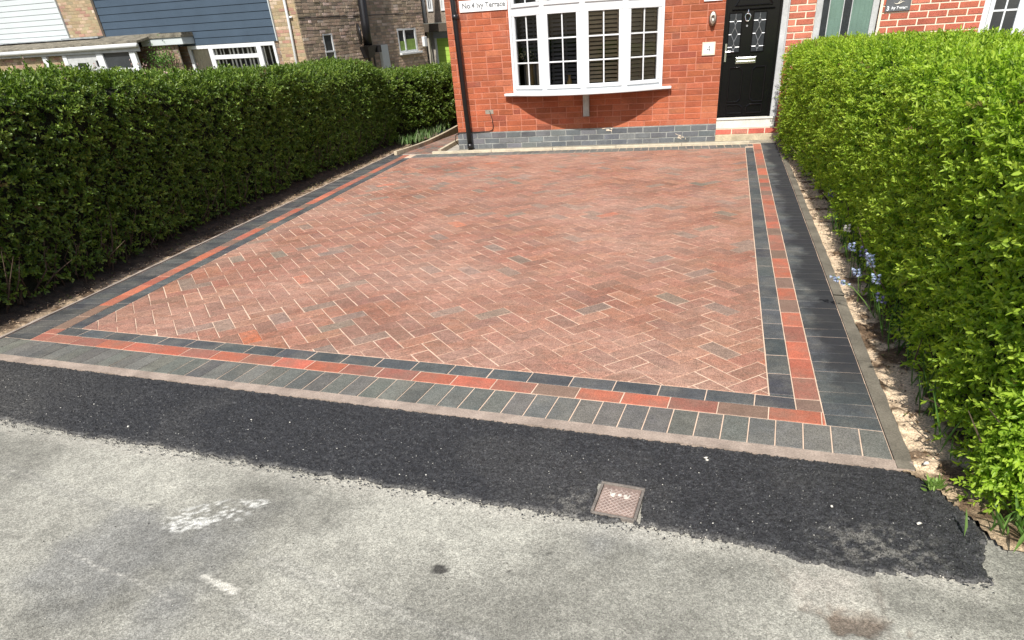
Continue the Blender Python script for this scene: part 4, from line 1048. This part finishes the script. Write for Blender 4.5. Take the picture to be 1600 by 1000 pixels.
MB(H4).box(2.2, 3.6, .4, .42, .8, 2.6).build('room_back', 'dark', h3)
s4 = thing('slate_plaque', tuple(H4 @ Vector((1.28, 0, 1.43))), 'grey slate plaque lettered 3 Ivy Terrace with a pale bird above', 'sign')
MB(H4).box(1.128, 1.420, -.016, -.002, 1.430, 1.64).build('board', 'slate', s4, bevel=.003)
text_mesh('lettering', '3', .062, 'signwhite', s4, H4f(1.160, -.0175, 1.462), ext=.0006, bold=.002)
text_mesh('lettering', 'Ivy Terrace', .040, 'signwhite', s4, H4f(1.292, -.0175, 1.466), ext=.0006, bold=.0012, shear=.15)
bd_ = MB(H4); bd_.tube([(1.215, -.017, 1.522), (1.245, -.0175, 1.507), (1.285, -.0175, 1.512), (1.32, -.0175, 1.530), (1.345, -.0175, 1.527)], [.001, .004, .006, .004, .001], 6)
bd_.tube([(1.27, -.0175, 1.512), (1.30, -.0175, 1.545), (1.33, -.0175, 1.575)], [.005, .004, .001], 6); bd_.build('bird_motif', pm('pale_motif', (.62, .58, .48), .6, .3, 60, .1, 60, 60, 0), s4)

# ------------------------------------------------------------------ kerbs, path beside the house
fk = MB(H4)
for i in range(5): fk.box(-4.95+i*.915, -4.04+i*.915, -.36, -.305, -.06, .030+random.uniform(-.002, .002))
struct(fk.build('kerb', pm('pale_edging_concrete', (.46, .41, .31), .9, .2, 8, .2, 160, 200, .6, .003), bevel=.006))
gf = MB(H4); gf.box(-4.64, -.825, -.304, -.012, -.06, .004); gf.box(-.8249, .03, -.304, -.02, -.06, .003); struct(gf.build('path', pm('mortar_fillet', (.27, .245, .19), .95, .3, 10, .3, 60, 80, .8, .01)))
def kerb_line(pts, h, z0, name='kerb', wd_=.05, mat=None):
    mb = MB(); prev = None; pts = [Vector(p) for p in pts]
    for i, p in enumerate(pts):
        t = (pts[min(i+1, len(pts)-1)]-pts[max(i-1, 0)]).normalized(); nn = Vector((-t.y, t.x))*wd_/2
        r = [mb.p(p.x+nn.x, p.y+nn.y, z0), mb.p(p.x+nn.x, p.y+nn.y, h), mb.p(p.x-nn.x, p.y-nn.y, h), mb.p(p.x-nn.x, p.y-nn.y, z0)]
        if prev:
            for k in range(3): mb.face((prev[k], r[k], r[k+1], prev[k+1]))
        else: mb.face(r)
        prev = r
    mb.face(prev[::-1]); return struct(mb.build(name, mat or 'concrete'))
kc = pm('passage_kerb_concrete', (.47, .40, .29), .9, .25, 8, .2, 90, 120, .5, .003)
kerb_line([(-5.50, 7.50), (-5.47, 7.8), (-5.45, 8.2), (-5.46, 8.7), (-5.52, 9.3), (-5.62, 10.1), (-5.78, 11.2), (-5.9, 13)], .05, -.2, mat=kc)
kerb_line([(-4.83, 7.62), (-4.87, 8.0), (-4.93, 8.5), (-4.97, 9.2), (-4.97, 10)], .045, -.2, mat=kc)
pth = MB(); 
for j in range(52):
    for i in range(5):
        x_ = -5.44+i*.1025-.0+(j*.0*.01); y_ = 7.62+j*.1025*1.0
        xx = x_ - .0
        c = jit(random.choice([(.17, .11, .085), (.13, .10, .085), (.24, .10, .07), (.11, .11, .10)]), .2)
        pth.box(xx, xx+.099, y_, y_+.099, -.05, -.006+random.uniform(-.001, .001), c)
struct(pth.build('path', 'block'))
struct(MB().box(-5.44, -4.60, 7.5, 13, -.08, -.012).build('path', 'stone'))

# ------------------------------------------------------------------ manhole cover
mz = .003
MF = frame((-.942, -.412, 0), (math.cos(R(-6.5)), math.sin(R(-6.5)), 0), (math.sin(R(3.5)), math.cos(R(3.5)), 0), (0, 0, 1))
mh = thing('manhole_cover', (-.942, -.412, 0), 'small rusty square access cover with a diamond grid set in the tarmac', 'cover')
f_ = MB(MF); W_, H_ = .079, .090
f_.box(-W_, W_, H_-.010, H_, -.03, mz+.003).box(-W_, W_, -H_, -H_+.010, -.03, mz-.001).box(-W_, -W_+.010, -H_+.0101, H_-.0101, -.03, mz+.002).box(W_-.010, W_, -H_+.0101, H_-.0101, -.03, mz+.002)
f_.build('frame', pm('dusty_iron_frame', (.17, .15, .13), .8, .3, 20, .3, 200, 200, .5), mh, bevel=.0015)
l_ = MB(MF); l_.box(-W_+.012, W_-.012, -H_+.012, H_-.012, -.03, mz-.002); lid = l_.build('lid', 'iron', mh); lid['_w'] = mh['_w']
rb_ = MB(MF); a_, b_ = W_-.016, H_-.016
def clipseg(p, q):
    t0, t1 = 0., 1.; d = (q[0]-p[0], q[1]-p[1])
    for k, lo, hi in ((0, -a_, a_), (1, -b_, b_-.016)):
        if abs(d[k]) < 1e-9: continue
        u, v = (lo-p[k])/d[k], (hi-p[k])/d[k]
        if u > v: u, v = v, u
        t0, t1 = max(t0, u), min(t1, v)
    return (t0, t1) if t0 < t1 else None
for k in range(-14, 15):
    for sg in (1, -1):
        o = k*.0185; p, q = (o-.2, -.2*sg), (o+.2, .2*sg); r = clipseg(p, q)
        if r:
            P0, P1 = [(p[0]+(q[0]-p[0])*t, p[1]+(q[1]-p[1])*t) for t in r]
            cxm, cym = 0, .022
            for s_, e_ in ((0, 1),):
                rb_.tube([(P0[0], P0[1], mz-.001), (P1[0], P1[1], mz-.001)], .0017, 5)
rb_ = rb_.build('raised_grid', 'ironrib', mh)
hz = MB(MF)
for xk in (-.022, .0, .020): hz.box(xk-.006, xk+.006, .022, .031, mz-.002, mz+.003)
hz.tube([(-.034, .035, mz), (-.030, .020, mz), (-.018, .014, mz)], .003, 6); hz.tube([(.034, .035, mz), (.030, .020, mz), (.018, .014, mz)], .003, 6)
hz.build('maker_mark', pm('worn_bright_iron', (.6, .57, .5), .5, .2, 30, .1, 60, 60, .2), mh)

# ------------------------------------------------------------------ houses beyond the left hedge
def orth(dx, g):
    x = Vector(dx).normalized(); z = (Vector(g) - x*Vector(g).dot(x)).normalized(); return x, z.cross(x), z
C0 = Vector((-11.284, 14.972, 1.854)); GV = (.008, -.026, 1.)
x_, y_, z_ = orth((.9975, -.069, -.009), GV); NF = frame(C0, x_, y_, z_)
x2, y2, z2 = orth((.180, .983, .024), GV); NS = frame(C0, x2, -(z2.cross(x2))*-1, z2)
GB = -3.6     # below ground
TAN = [((.36, .27, .165), 4), ((.31, .25, .155), 4), ((.42, .31, .215), 3), ((.34, .20, .15), 2), ((.48, .38, .29), 1.5)]
BRN = [((.45, .34, .25), 5), ((.37, .285, .205), 4), ((.52, .40, .31), 3), ((.64, .52, .43), 1), ((.28, .225, .165), 2)]
n4 = thing('neighbour_house', tuple(NF @ Vector((-3.3, 0, GB+1.4))), 'house with dark blue cladding and tan brick piers beyond the left hedge', 'house')
BW = (-3.67, -.84, -1.25, -.17)
# tan brick piers + low wall
B, Mo = brick_wall(NF, -.735, -.02, GB, 3.4, [], TAN, H=.064, J=.011, rec=.004, wob=.002); B.build('brick_pier', 'redbrick', n4); Mo.build('mortar_bed', 'mortar_tan', n4)
B, Mo = brick_wall(NF, -7.72, -6.38, .13, 3.4, [], TAN, H=.064, J=.011, rec=.004, wob=.002); B.build('brick_pier', 'redbrick', n4); Mo.build('mortar_bed', 'mortar_tan', n4)
B, Mo = brick_wall(NF, -5.25, -.735, GB, -.155, [BW], [((.30, .2, .14), 3), ((.24, .16, .11), 3), ((.2, .15, .11), 2)], rec=.006, wob=.004, depth=.2); B.build('lower_wall', 'redbrick', n4); Mo.build('mortar_bed', 'mortar_dirty', n4)
def cladding(fr, x0, x1, z0, z1, pitch, y=-.045, lip=.016, t=.02):
    mb = MB(fr); z = z0
    while z < z1-.02:
        zt = min(z+pitch-.008, z1)
        i = [mb.p(x0, y, z), mb.p(x1, y, z), mb.p(x1, y+lip*.8, zt), mb.p(x0, y+lip*.8, zt), mb.p(x0, y+lip*.8+.018, zt), mb.p(x1, y+lip*.8+.018, zt), mb.p(x0, y+lip*.8+.018, z), mb.p(x1, y+lip*.8+.018, z)]
        mb.face((i[0], i[1], i[2], i[3])); mb.face((i[3], i[2], i[5], i[4])); mb.face((i[6], i[7], i[1], i[0])); mb.face((i[0], i[3], i[4], i[6])); mb.face((i[1], i[7], i[5], i[2]))
        z += pitch
    return mb
cladding(NF, -6.36, -.735, .165, 3.4, .168).build('cladding', 'bluebd', n4)
cladding(NF, -3.80, -.735, -.155, .16, .157).build('cladding', 'bluebd', n4)
MB(NF).box(-6.37, -.73, -.012, .1, -.15, 3.4).build('cladding_back', pm('dark_blue_batten', (.02, .03, .045), .8, .1), n4)
MB(NF).box(-6.44, -6.362, -.06, .0, .10, 3.4).build('cladding_trim', 'darkwood', n4)
MB(NF).box(-.748, -.722, -.055, .0, -.16, 3.4).build('cladding_trim', 'whitebd', n4)
B, Mo = brick_wall(NS, .02, 5.62, GB, 3.4, [(.77, 1.17, -1.6, -.075), (4.12, 5.14, -.70, -.075)], BRN, H=.060, J=.014, rec=.005, wob=.004, hb=.25)
B.build('side_wall', 'redbrick', n4); Mo.build('mortar_bed', 'mortar_dirty', n4)
MB(NS).box(.02, 5.62, -.006, .0, .285, .299).build('movement_joint', 'dark', n4)
MB(NF).box(-.022, -.004, .002, .03, GB, 3.4).build('corner_bead', 'mortar_tan', n4)
rf = MB(NF); gable(rf, -10.9, .3, -.4, 7., 3.4, 5.4); rf.build('roof', 'rooftile', n4)
MB(NF).box(-10.9, -.3, 5.6, 5.8, GB, 3.4).build('rear_wall', 'redbrick', n4)
# blue house front window
wn = MB(NF); a, b, c, d = BW
wn.box(a, b, -.05, .03, d-.075, d+.005); wn.box(a, a+.085, -.05, .03, c, d-.0751).box(b-.07, b, -.05, .03, c, d-.0751).box(-2.99, -2.85, -.0501, .03, c, d-.0751).box(-1.44, -1.29, -.0501, .03, c, d-.0751)
wn.box(-2.85, -1.44, -.045, .03, -.50, -.405).box(-2.85, -1.44, -.06, .03, -.255, -.246)
wn = wn.build('window', 'upvc', n4, bevel=.012); wn['_w'] = n4['_w']
def nsub(mb, name, mat, par, **k): o = mb.build(name, mat, n4, **k); o.parent = par; o.location = (0, 0, 0)
pg_ = MB(NF); pg_.face([pg_.p(*q) for q in ((a+.05, -.009, c), (b-.05, -.009, c), (b-.05, -.009, d-.07), (a+.05, -.009, d-.07))]); nsub(pg_, 'pane', 'glass', wn)
cu = MB(NF)
for k in range(30):
    xx = a+.10+k*.021; 
    if xx < -3.02:
        y0_, y1_ = .02+.010*math.sin(k*1.1), .02+.010*math.sin(k*1.1+1.1)
        cu.face([cu.p(xx, y0_, c), cu.p(xx+.021, y1_, c), cu.p(xx+.021, y1_, d-.07), cu.p(xx, y0_, d-.07)])
nsub(cu, 'curtain', 'curtain', wn)
vb = MB(NF)
for k in range(26):
    xx = -2.84+k*.145 + random.uniform(-.03, .03)
    if xx < b-.05: vb.box(xx, xx+random.uniform(.03, .06), .02, .024, c, d-.08)
nsub(vb, 'vertical_blind', 'vblind', wn)
MB(NF).box(a-.2, b+.2, .5, .52, c-.3, d+.1).build('room_back', 'dark', n4)
# side windows
for (a, b, c, d, kind) in ((.77, 1.17, -1.6, -.075, 'n'), (4.12, 5.14, -.70, -.075, 'w')):
    w_ = MB(NS)
    if kind == 'n':
        w_.box(a, b, .0, .05, d-.035, d-.0).box(a, a+.05, .0, .05, -.46, d-.0351).box(b-.05, b, .0, .05, -.46, d-.0351).box(a, b, -.004, .05, -.50, -.4601).box(b-.06, b, -.004, .05, c, -.5001).box(a, a+.02, .0, .05, c, -.5001)
    else:
        w_.box(a, b, .0, .05, d-.05, d).box(a, a+.07, .0, .05, c+.05, d-.0501).box(b-.09, b, .0, .05, c+.05, d-.0501).box(a, b, .0, .05, c, c+.0499).box(a+.34, a+.41, -.003, .05, c+.0501, d-.0501)
    w_ = w_.build('window', 'upvc', n4, bevel=.006); w_['_w'] = n4['_w']
    nsub(MB(NS).box(a+.02, b-.02, .022, .03, c+.02, d-.03), 'pane', 'gglass', w_)
    if kind == 'w':
        nsub(MB(NS).box(a-.02, b+.10, -.09, .0, c-.06, c-.0001), 'sill', 'upvc', w_, bevel=.01)
        nsub(MB(NS).box(a+.42, b-.10, .012, .0215, c+.055, c+.34).box(a+.075, a+.335, .012, .0215, c+.055, c+.30), 'privacy_panel', pm('green_frosted_panel', (.22, .34, .08), .4, .3, 8, .1, 60, 60, 0), w_)
MB(NS).box(3.08, 3.42, -.10, -.0, -1.05, -.44).build('meter_box', pm('grey_white_plastic', (.55, .60, .60), .5, .06, 3, .05, 60, 60, 0), n4, bevel=.012)
bx_ = MB(NS).box(5.40, 5.56, -.10, .0, -.60, -.33); bx_.build('alarm_box', 'upvc', n4, bevel=.015)
# white downpipe on the pier, black flue with dish and boot on the side wall
dn = MB(NF); dn.tube([(-.215, -.06, 3.2), (-.245, -.06, .3), (-.345, -.06, -1.9)], .034, 10); dn.box(-.25, -.14, -.05, -.02, .30, .34); dn.build('downpipe', 'upvc', n4, True)
fl = MB(NS); fl.tube([(2.60, -.17, 3.2), (2.44, -.17, .1), (2.40, -.17, -.42)], [.115, .12, .12], 16); fl.build('flue_pipe', 'blackp', n4, True)
ds_ = MB(); dc_ = NS @ Vector((1.98, -.28, -.13)); da_ = Vector((.80, .60, .05)).normalized(); ds_.tube([dc_ - da_*.03, dc_, dc_ + da_*.03], [.26, .25, .08], 24); ds_.build('dish', 'blackp', n4, True)
bt = MB(NS)
i = [bt.p(*p) for p in ((2.18, -.32, -.44), (2.62, -.32, -.44), (2.62, -.02, -.44), (2.18, -.02, -.44), (2.28, -.24, -.72), (2.50, -.24, -.72), (2.50, -.04, -.72), (2.28, -.04, -.72))]
for f in ((0, 1, 2, 3), (4, 7, 6, 5), (0, 4, 5, 1), (1, 5, 6, 2), (2, 6, 7, 3), (3, 7, 4, 0)): bt.face([i[k] for k in f])
bt.box(2.62, 2.76, -.34, -.16, -.60, -.43).box(2.34, 2.40, -.2, -.14, -1.9, -.70).box(2.55, 2.59, -.2, -.16, -1.2, -.60); bt.build('flue_boot', 'blackp', n4)

# lean-to porch shared along the front: felt roof, white gutter
po_ = thing('porch', tuple(NF @ Vector((-7., -.5, GB+1.4))), 'low lean-to porch with mossy felt roof and white gutter under the cladding', 'porch')
r_ = MB(NF)
i = [r_.p(*p) for p in ((-10.4, -.92, -.055), (-4.42, -.92, -.015), (-4.42, .0, .135), (-10.4, .0, .105))]; j = [r_.p(*p) for p in ((-10.4, -.92, -.005), (-4.42, -.92, .035), (-4.42, .0, .185), (-10.4, .0, .155))]
r_.face(i[::-1]); r_.face(j)
for k in range(4): r_.face((i[k], i[(k+1) % 4], j[(k+1) % 4], j[k]))
r_.build('roof', 'felt', po_)
MB(NF).box(-7.75, -6.38, -.30, -.02, .150, .19).build('flashing', 'leadflash', po_)
MB(NF).box(-10.4, -7.70, -.30, -.02, .145, .17).build('flashing', 'leadflash', po_)
g_ = MB(NF); g_.tube([(-10.4, -.97, -.10), (-4.40, -.97, -.062)], .052, 14); g_.build('gutter', 'upvc', po_, True)
MB(NF).box(-10.4, -4.42, -.915, -.89, -.20, -.03).build('fascia', 'upvc_dirty', po_)
for a, b in ((-8.03, -7.86), (-7.27, -7.12), (-6.03, -5.80), (-4.86, -4.66)): MB(NF).box(a, b, -.885, -.80, -1.9, -.205).build('post', 'upvc', po_, bevel=.01)
MB(NF).box(-5.80, -4.86, -.86, -.80, -1.9, -.56).build('sill', 'upvc', po_)
MB(NF).box(-5.80, -4.86, -.84, -.835, -.56, -.205).build('pane', 'gglass', po_)
pd = MB(NF); pd.box(-7.12, -6.03, -.86, -.82, -1.9, -.205); pd.build('panelled_door', 'upvc_dirty', po_)
for qa in ((-6.80, -6.50, -.87, -.861, -.55, -.40), (-6.12, -6.05, -.87, -.861, -.5, -.36)): MB(NF).box(*qa).build('door_light', 'dark', po_)
B, Mo = brick_wall(NF @ Matrix.Translation((0, -.80, 0)), -10.4, -7.27, -3, -.205, [], TAN, rec=.004); B.build('wall', 'redbrick', po_); Mo.build('mortar_bed', 'mortar_tan', po_)
# box canopy
cn = thing('canopy', tuple(NF @ Vector((-4.07, -.2, -.1))), 'white box canopy with felted top over the side door, next to the gutter', 'canopy')
MB(NF).box(-4.77, -3.37, -.46, .0, -.110, .055).build('fascia', 'whitebd', cn, bevel=.01)
ct_ = MB(NF); ct_.box(-4.80, -3.34, -.49, -.05, .057, .10).box(-4.76, -3.35, -.44, -.05, .1001, .155); ct_.build('felt_top', 'felt', cn)
B, Mo = brick_wall(NF @ Matrix.Translation((0, -.36, 0)), -5.0, -3.70, -3, -.112, [], [((.26, .18, .13), 3), ((.2, .15, .11), 3)], rec=.008, wob=.008); B.build('rough_wall', 'redbrick', cn); Mo.build('mortar_bed', 'mortar_dirty', cn)
n = 500; c_ = np.array(NF @ Vector((-4.15, -.52, -.42))); pts = c_ + rng.normal(0, 1, (n, 3))*[.22, .10, .14]
D = rvec(n); V, F, C = make_leaves(pts, D, rvec(n), rng.uniform(.04, .08, n), rng.uniform(.02, .035, n), np.array([[.10, .20, .04]])*rng.uniform(.5, 1.6, (n, 1)))
shr = thing('climbing_plant', tuple(NF @ Vector((-4.15, -.52, -1.9))), 'leafy climbing plant with brown stems against the rough wall under the canopy', 'plant')
raw_mesh('leaves', V, F, 'weedleaf', shr, fcol=C)
sb = MB()
for k in range(34):
    a = NF @ Vector((-4.15+random.uniform(-.2, .2), -.48, -1.9)); b = NF @ Vector((-4.1+random.uniform(-.5, .5), -.50+random.uniform(-.1, .05), -.45+random.uniform(-.1, .22))); sb.tube([a, a.lerp(b, .5)+Vector((random.uniform(-.1, .1), 0, 0)), b], [.012, .009, .004], 5, cap=False)
sb.build('stem', 'twig', shr)

nw = thing('neighbour_house', tuple(NF @ Vector((-9.3, 0, GB+1.4))), 'house with white board cladding at the far left above the hedge', 'house')
cladding(NF, -11.4, -7.74, .14, 3.4, .130, lip=.012).build('cladding', 'whitebd', nw)
MB(NF).box(-11.4, -7.735, -.02, .1, .12, 3.4).build('cladding_back', pm('cladding_shadow_gap', (.12, .14, .15), .8, .1), nw)
MB(NF).box(-7.742, -7.722, -.055, .0, .12, 3.4).build('cladding_trim', 'whitebd', nw)
B, Mo = brick_wall(NF, -11.4, -5.25, GB, .12, [], TAN); B.build('wall', 'redbrick', nw); Mo.build('mortar_bed', 'mortar_tan', nw)

# link building with the lime green door, past the gable
C1 = Vector((-10.243, 20.678, 1.776)) + Vector((.18, .983, .024))*1.45
x_, y_, z_ = orth((.9975, -.069, -.009), GV); NR = frame(C1, x_, y_, z_)
lk = thing('garage_house', tuple(NR @ Vector((0, 0, GB+1.2))), 'pebble-dashed building with a lime green door behind the gable', 'house')
pw = MB(NR)
pw.box(-1.4, 6, 0, .2, .23, 3.2); pw.build('wall', 'pebble', lk)
MB(NR).box(-.98, 6, -.35, .3, -.02, .222).build('beam', 'darkwood', lk, bevel=.01)
MB(NR).box(-1.12, -.92, -.5, -.2, -.05, .225).build('beam_end', 'blackp', lk)
for qa, qb in ((-1.4, -.70), (.05, 6)): MB(NR).box(qa, qb, .1, .2, -2.6, -.02).build('lower_wall', 'stone', lk)
MB(NR).box(-.72, .1, .08, .19, -.205, -.02).build('fascia', pm('grey_white_fascia', (.40, .41, .44), .7, .1), lk)
pp = MB(NR); pp.box(-.985, -.86, -.3, -.15, -2.6, -.02); pp.build('post', 'blackp', lk)
pp = MB(NR); pp.box(-.835, -.775, -.2, -.1, -2.6, -.02); pp.build('post', 'stone', lk)
MB(NR).tube([(-.86, -.08, 3.), (-.86, -.08, .24)], .045, 10).build('downpipe', 'upvc', lk, True)
gd = MB(NR); z = -2.5
while z < -.25:
    zt = min(z+.148, -.21)
    gd.box(-.60, .30, .05, .12, z, zt-.008); z += .148
gd.build('lime_door', 'lime', lk)
MB(NR).box(-.60, .30, .062, .13, -2.5, -.212).build('door_gap', pm('lime_gap_shade', (.17, .30, .03), .6, .1), lk)  # backing sheet in darker lime: shade between the boards put into the colour
MB(NR).box(-.675, -.601, .03, .12, -2.6, -.206).box(-.60, .3, .035, .12, -.2115, -.206).build('door_frame', 'upvc', lk)
for a, b, s_ in ((-.86+.10, -.56, 0), (-.27, -.12, 1)):
    wq = MB(NR); wq.box(a, a+.04, -.03, .04, .62, 1.6).box(b-.06, b, -.03, .04, .62, 1.6).box(a, b, -.035, .04, .56, .6199).box((a+b)/2-.02, (a+b)/2+.01, -.031, .04, .62, 1.6)
    wq = wq.build('window', 'upvc', lk); wq['_w'] = lk['_w']
    o = MB(NR).box(a+.04, b-.06, -.01, -.002, .62, 1.6).build('pane', 'gglass', lk); o.parent = wq; o.location = (0, 0, 0)
rf = MB(NR); gable(rf, -1.4, 6, -.4, 5., 3.2, 4.6); rf.build('roof', 'rooftile', lk)

# ------------------------------------------------------------------ camera
Rv = None
yaw, pit, rol = R(-15.9455), R(-31.9364), R(-3.5554)
Fv = Vector((math.sin(yaw)*math.cos(pit), math.cos(yaw)*math.cos(pit), math.sin(pit)))
Rr = Vector((math.cos(yaw), -math.sin(yaw), 0)); Uu = Rr.cross(Fv)
R2 = Rr*math.cos(rol) + Uu*math.sin(rol); U2 = -Rr*math.sin(rol) + Uu*math.cos(rol)
cam = bpy.data.cameras.new('camera'); co = bpy.data.objects.new('camera', cam); col.objects.link(co)
co.matrix_world = frame((-.696, -2.1643, 1.3551), R2, U2, -Fv)
cam.sensor_width = 36; cam.sensor_fit = 'HORIZONTAL'; cam.lens = 1001.2195/1600*36
cam.shift_x = -48.8065/1600; cam.shift_y = 188.1592/1600; cam.clip_end = 500; cam.clip_start = .05
scene.camera = co

# ------------------------------------------------------------------ light
EL, AZ = R(48), R(1)        # azimuth from -y towards +x
sd = Vector((math.sin(AZ)*math.cos(EL), -math.cos(AZ)*math.cos(EL), math.sin(EL)))
sun = bpy.data.lights.new('sun', 'SUN'); sun.energy = 4.9; sun.angle = R(.6); sun.color = (1., .955, .89)
so = bpy.data.objects.new('sun', sun); col.objects.link(so); so.rotation_euler = sd.to_track_quat('Z', 'Y').to_euler(); so.location = (0, -5, 12)
w = bpy.data.worlds.new('World'); scene.world = w; w.use_nodes = True; nt = w.node_tree
sky = nt.nodes.new('ShaderNodeTexSky'); sky.sky_type = 'NISHITA'; sky.sun_disc = False; sky.sun_elevation = EL
sky.sun_rotation = math.atan2(sd.x, sd.y); sky.dust_density = 2.; sky.ozone_density = 1.
nt.links.new(sky.outputs[0], nt.nodes['Background'].inputs[0]); nt.nodes['Background'].inputs[1].default_value = .11
scene.view_settings.view_transform = 'Standard'; scene.view_settings.look = 'None'; scene.view_settings.gamma = 1
scene.view_settings.exposure = .40
scene.cycles.transparent_max_bounces = 16
for o in bpy.data.objects:
    if '_w' in o.keys(): del o['_w']
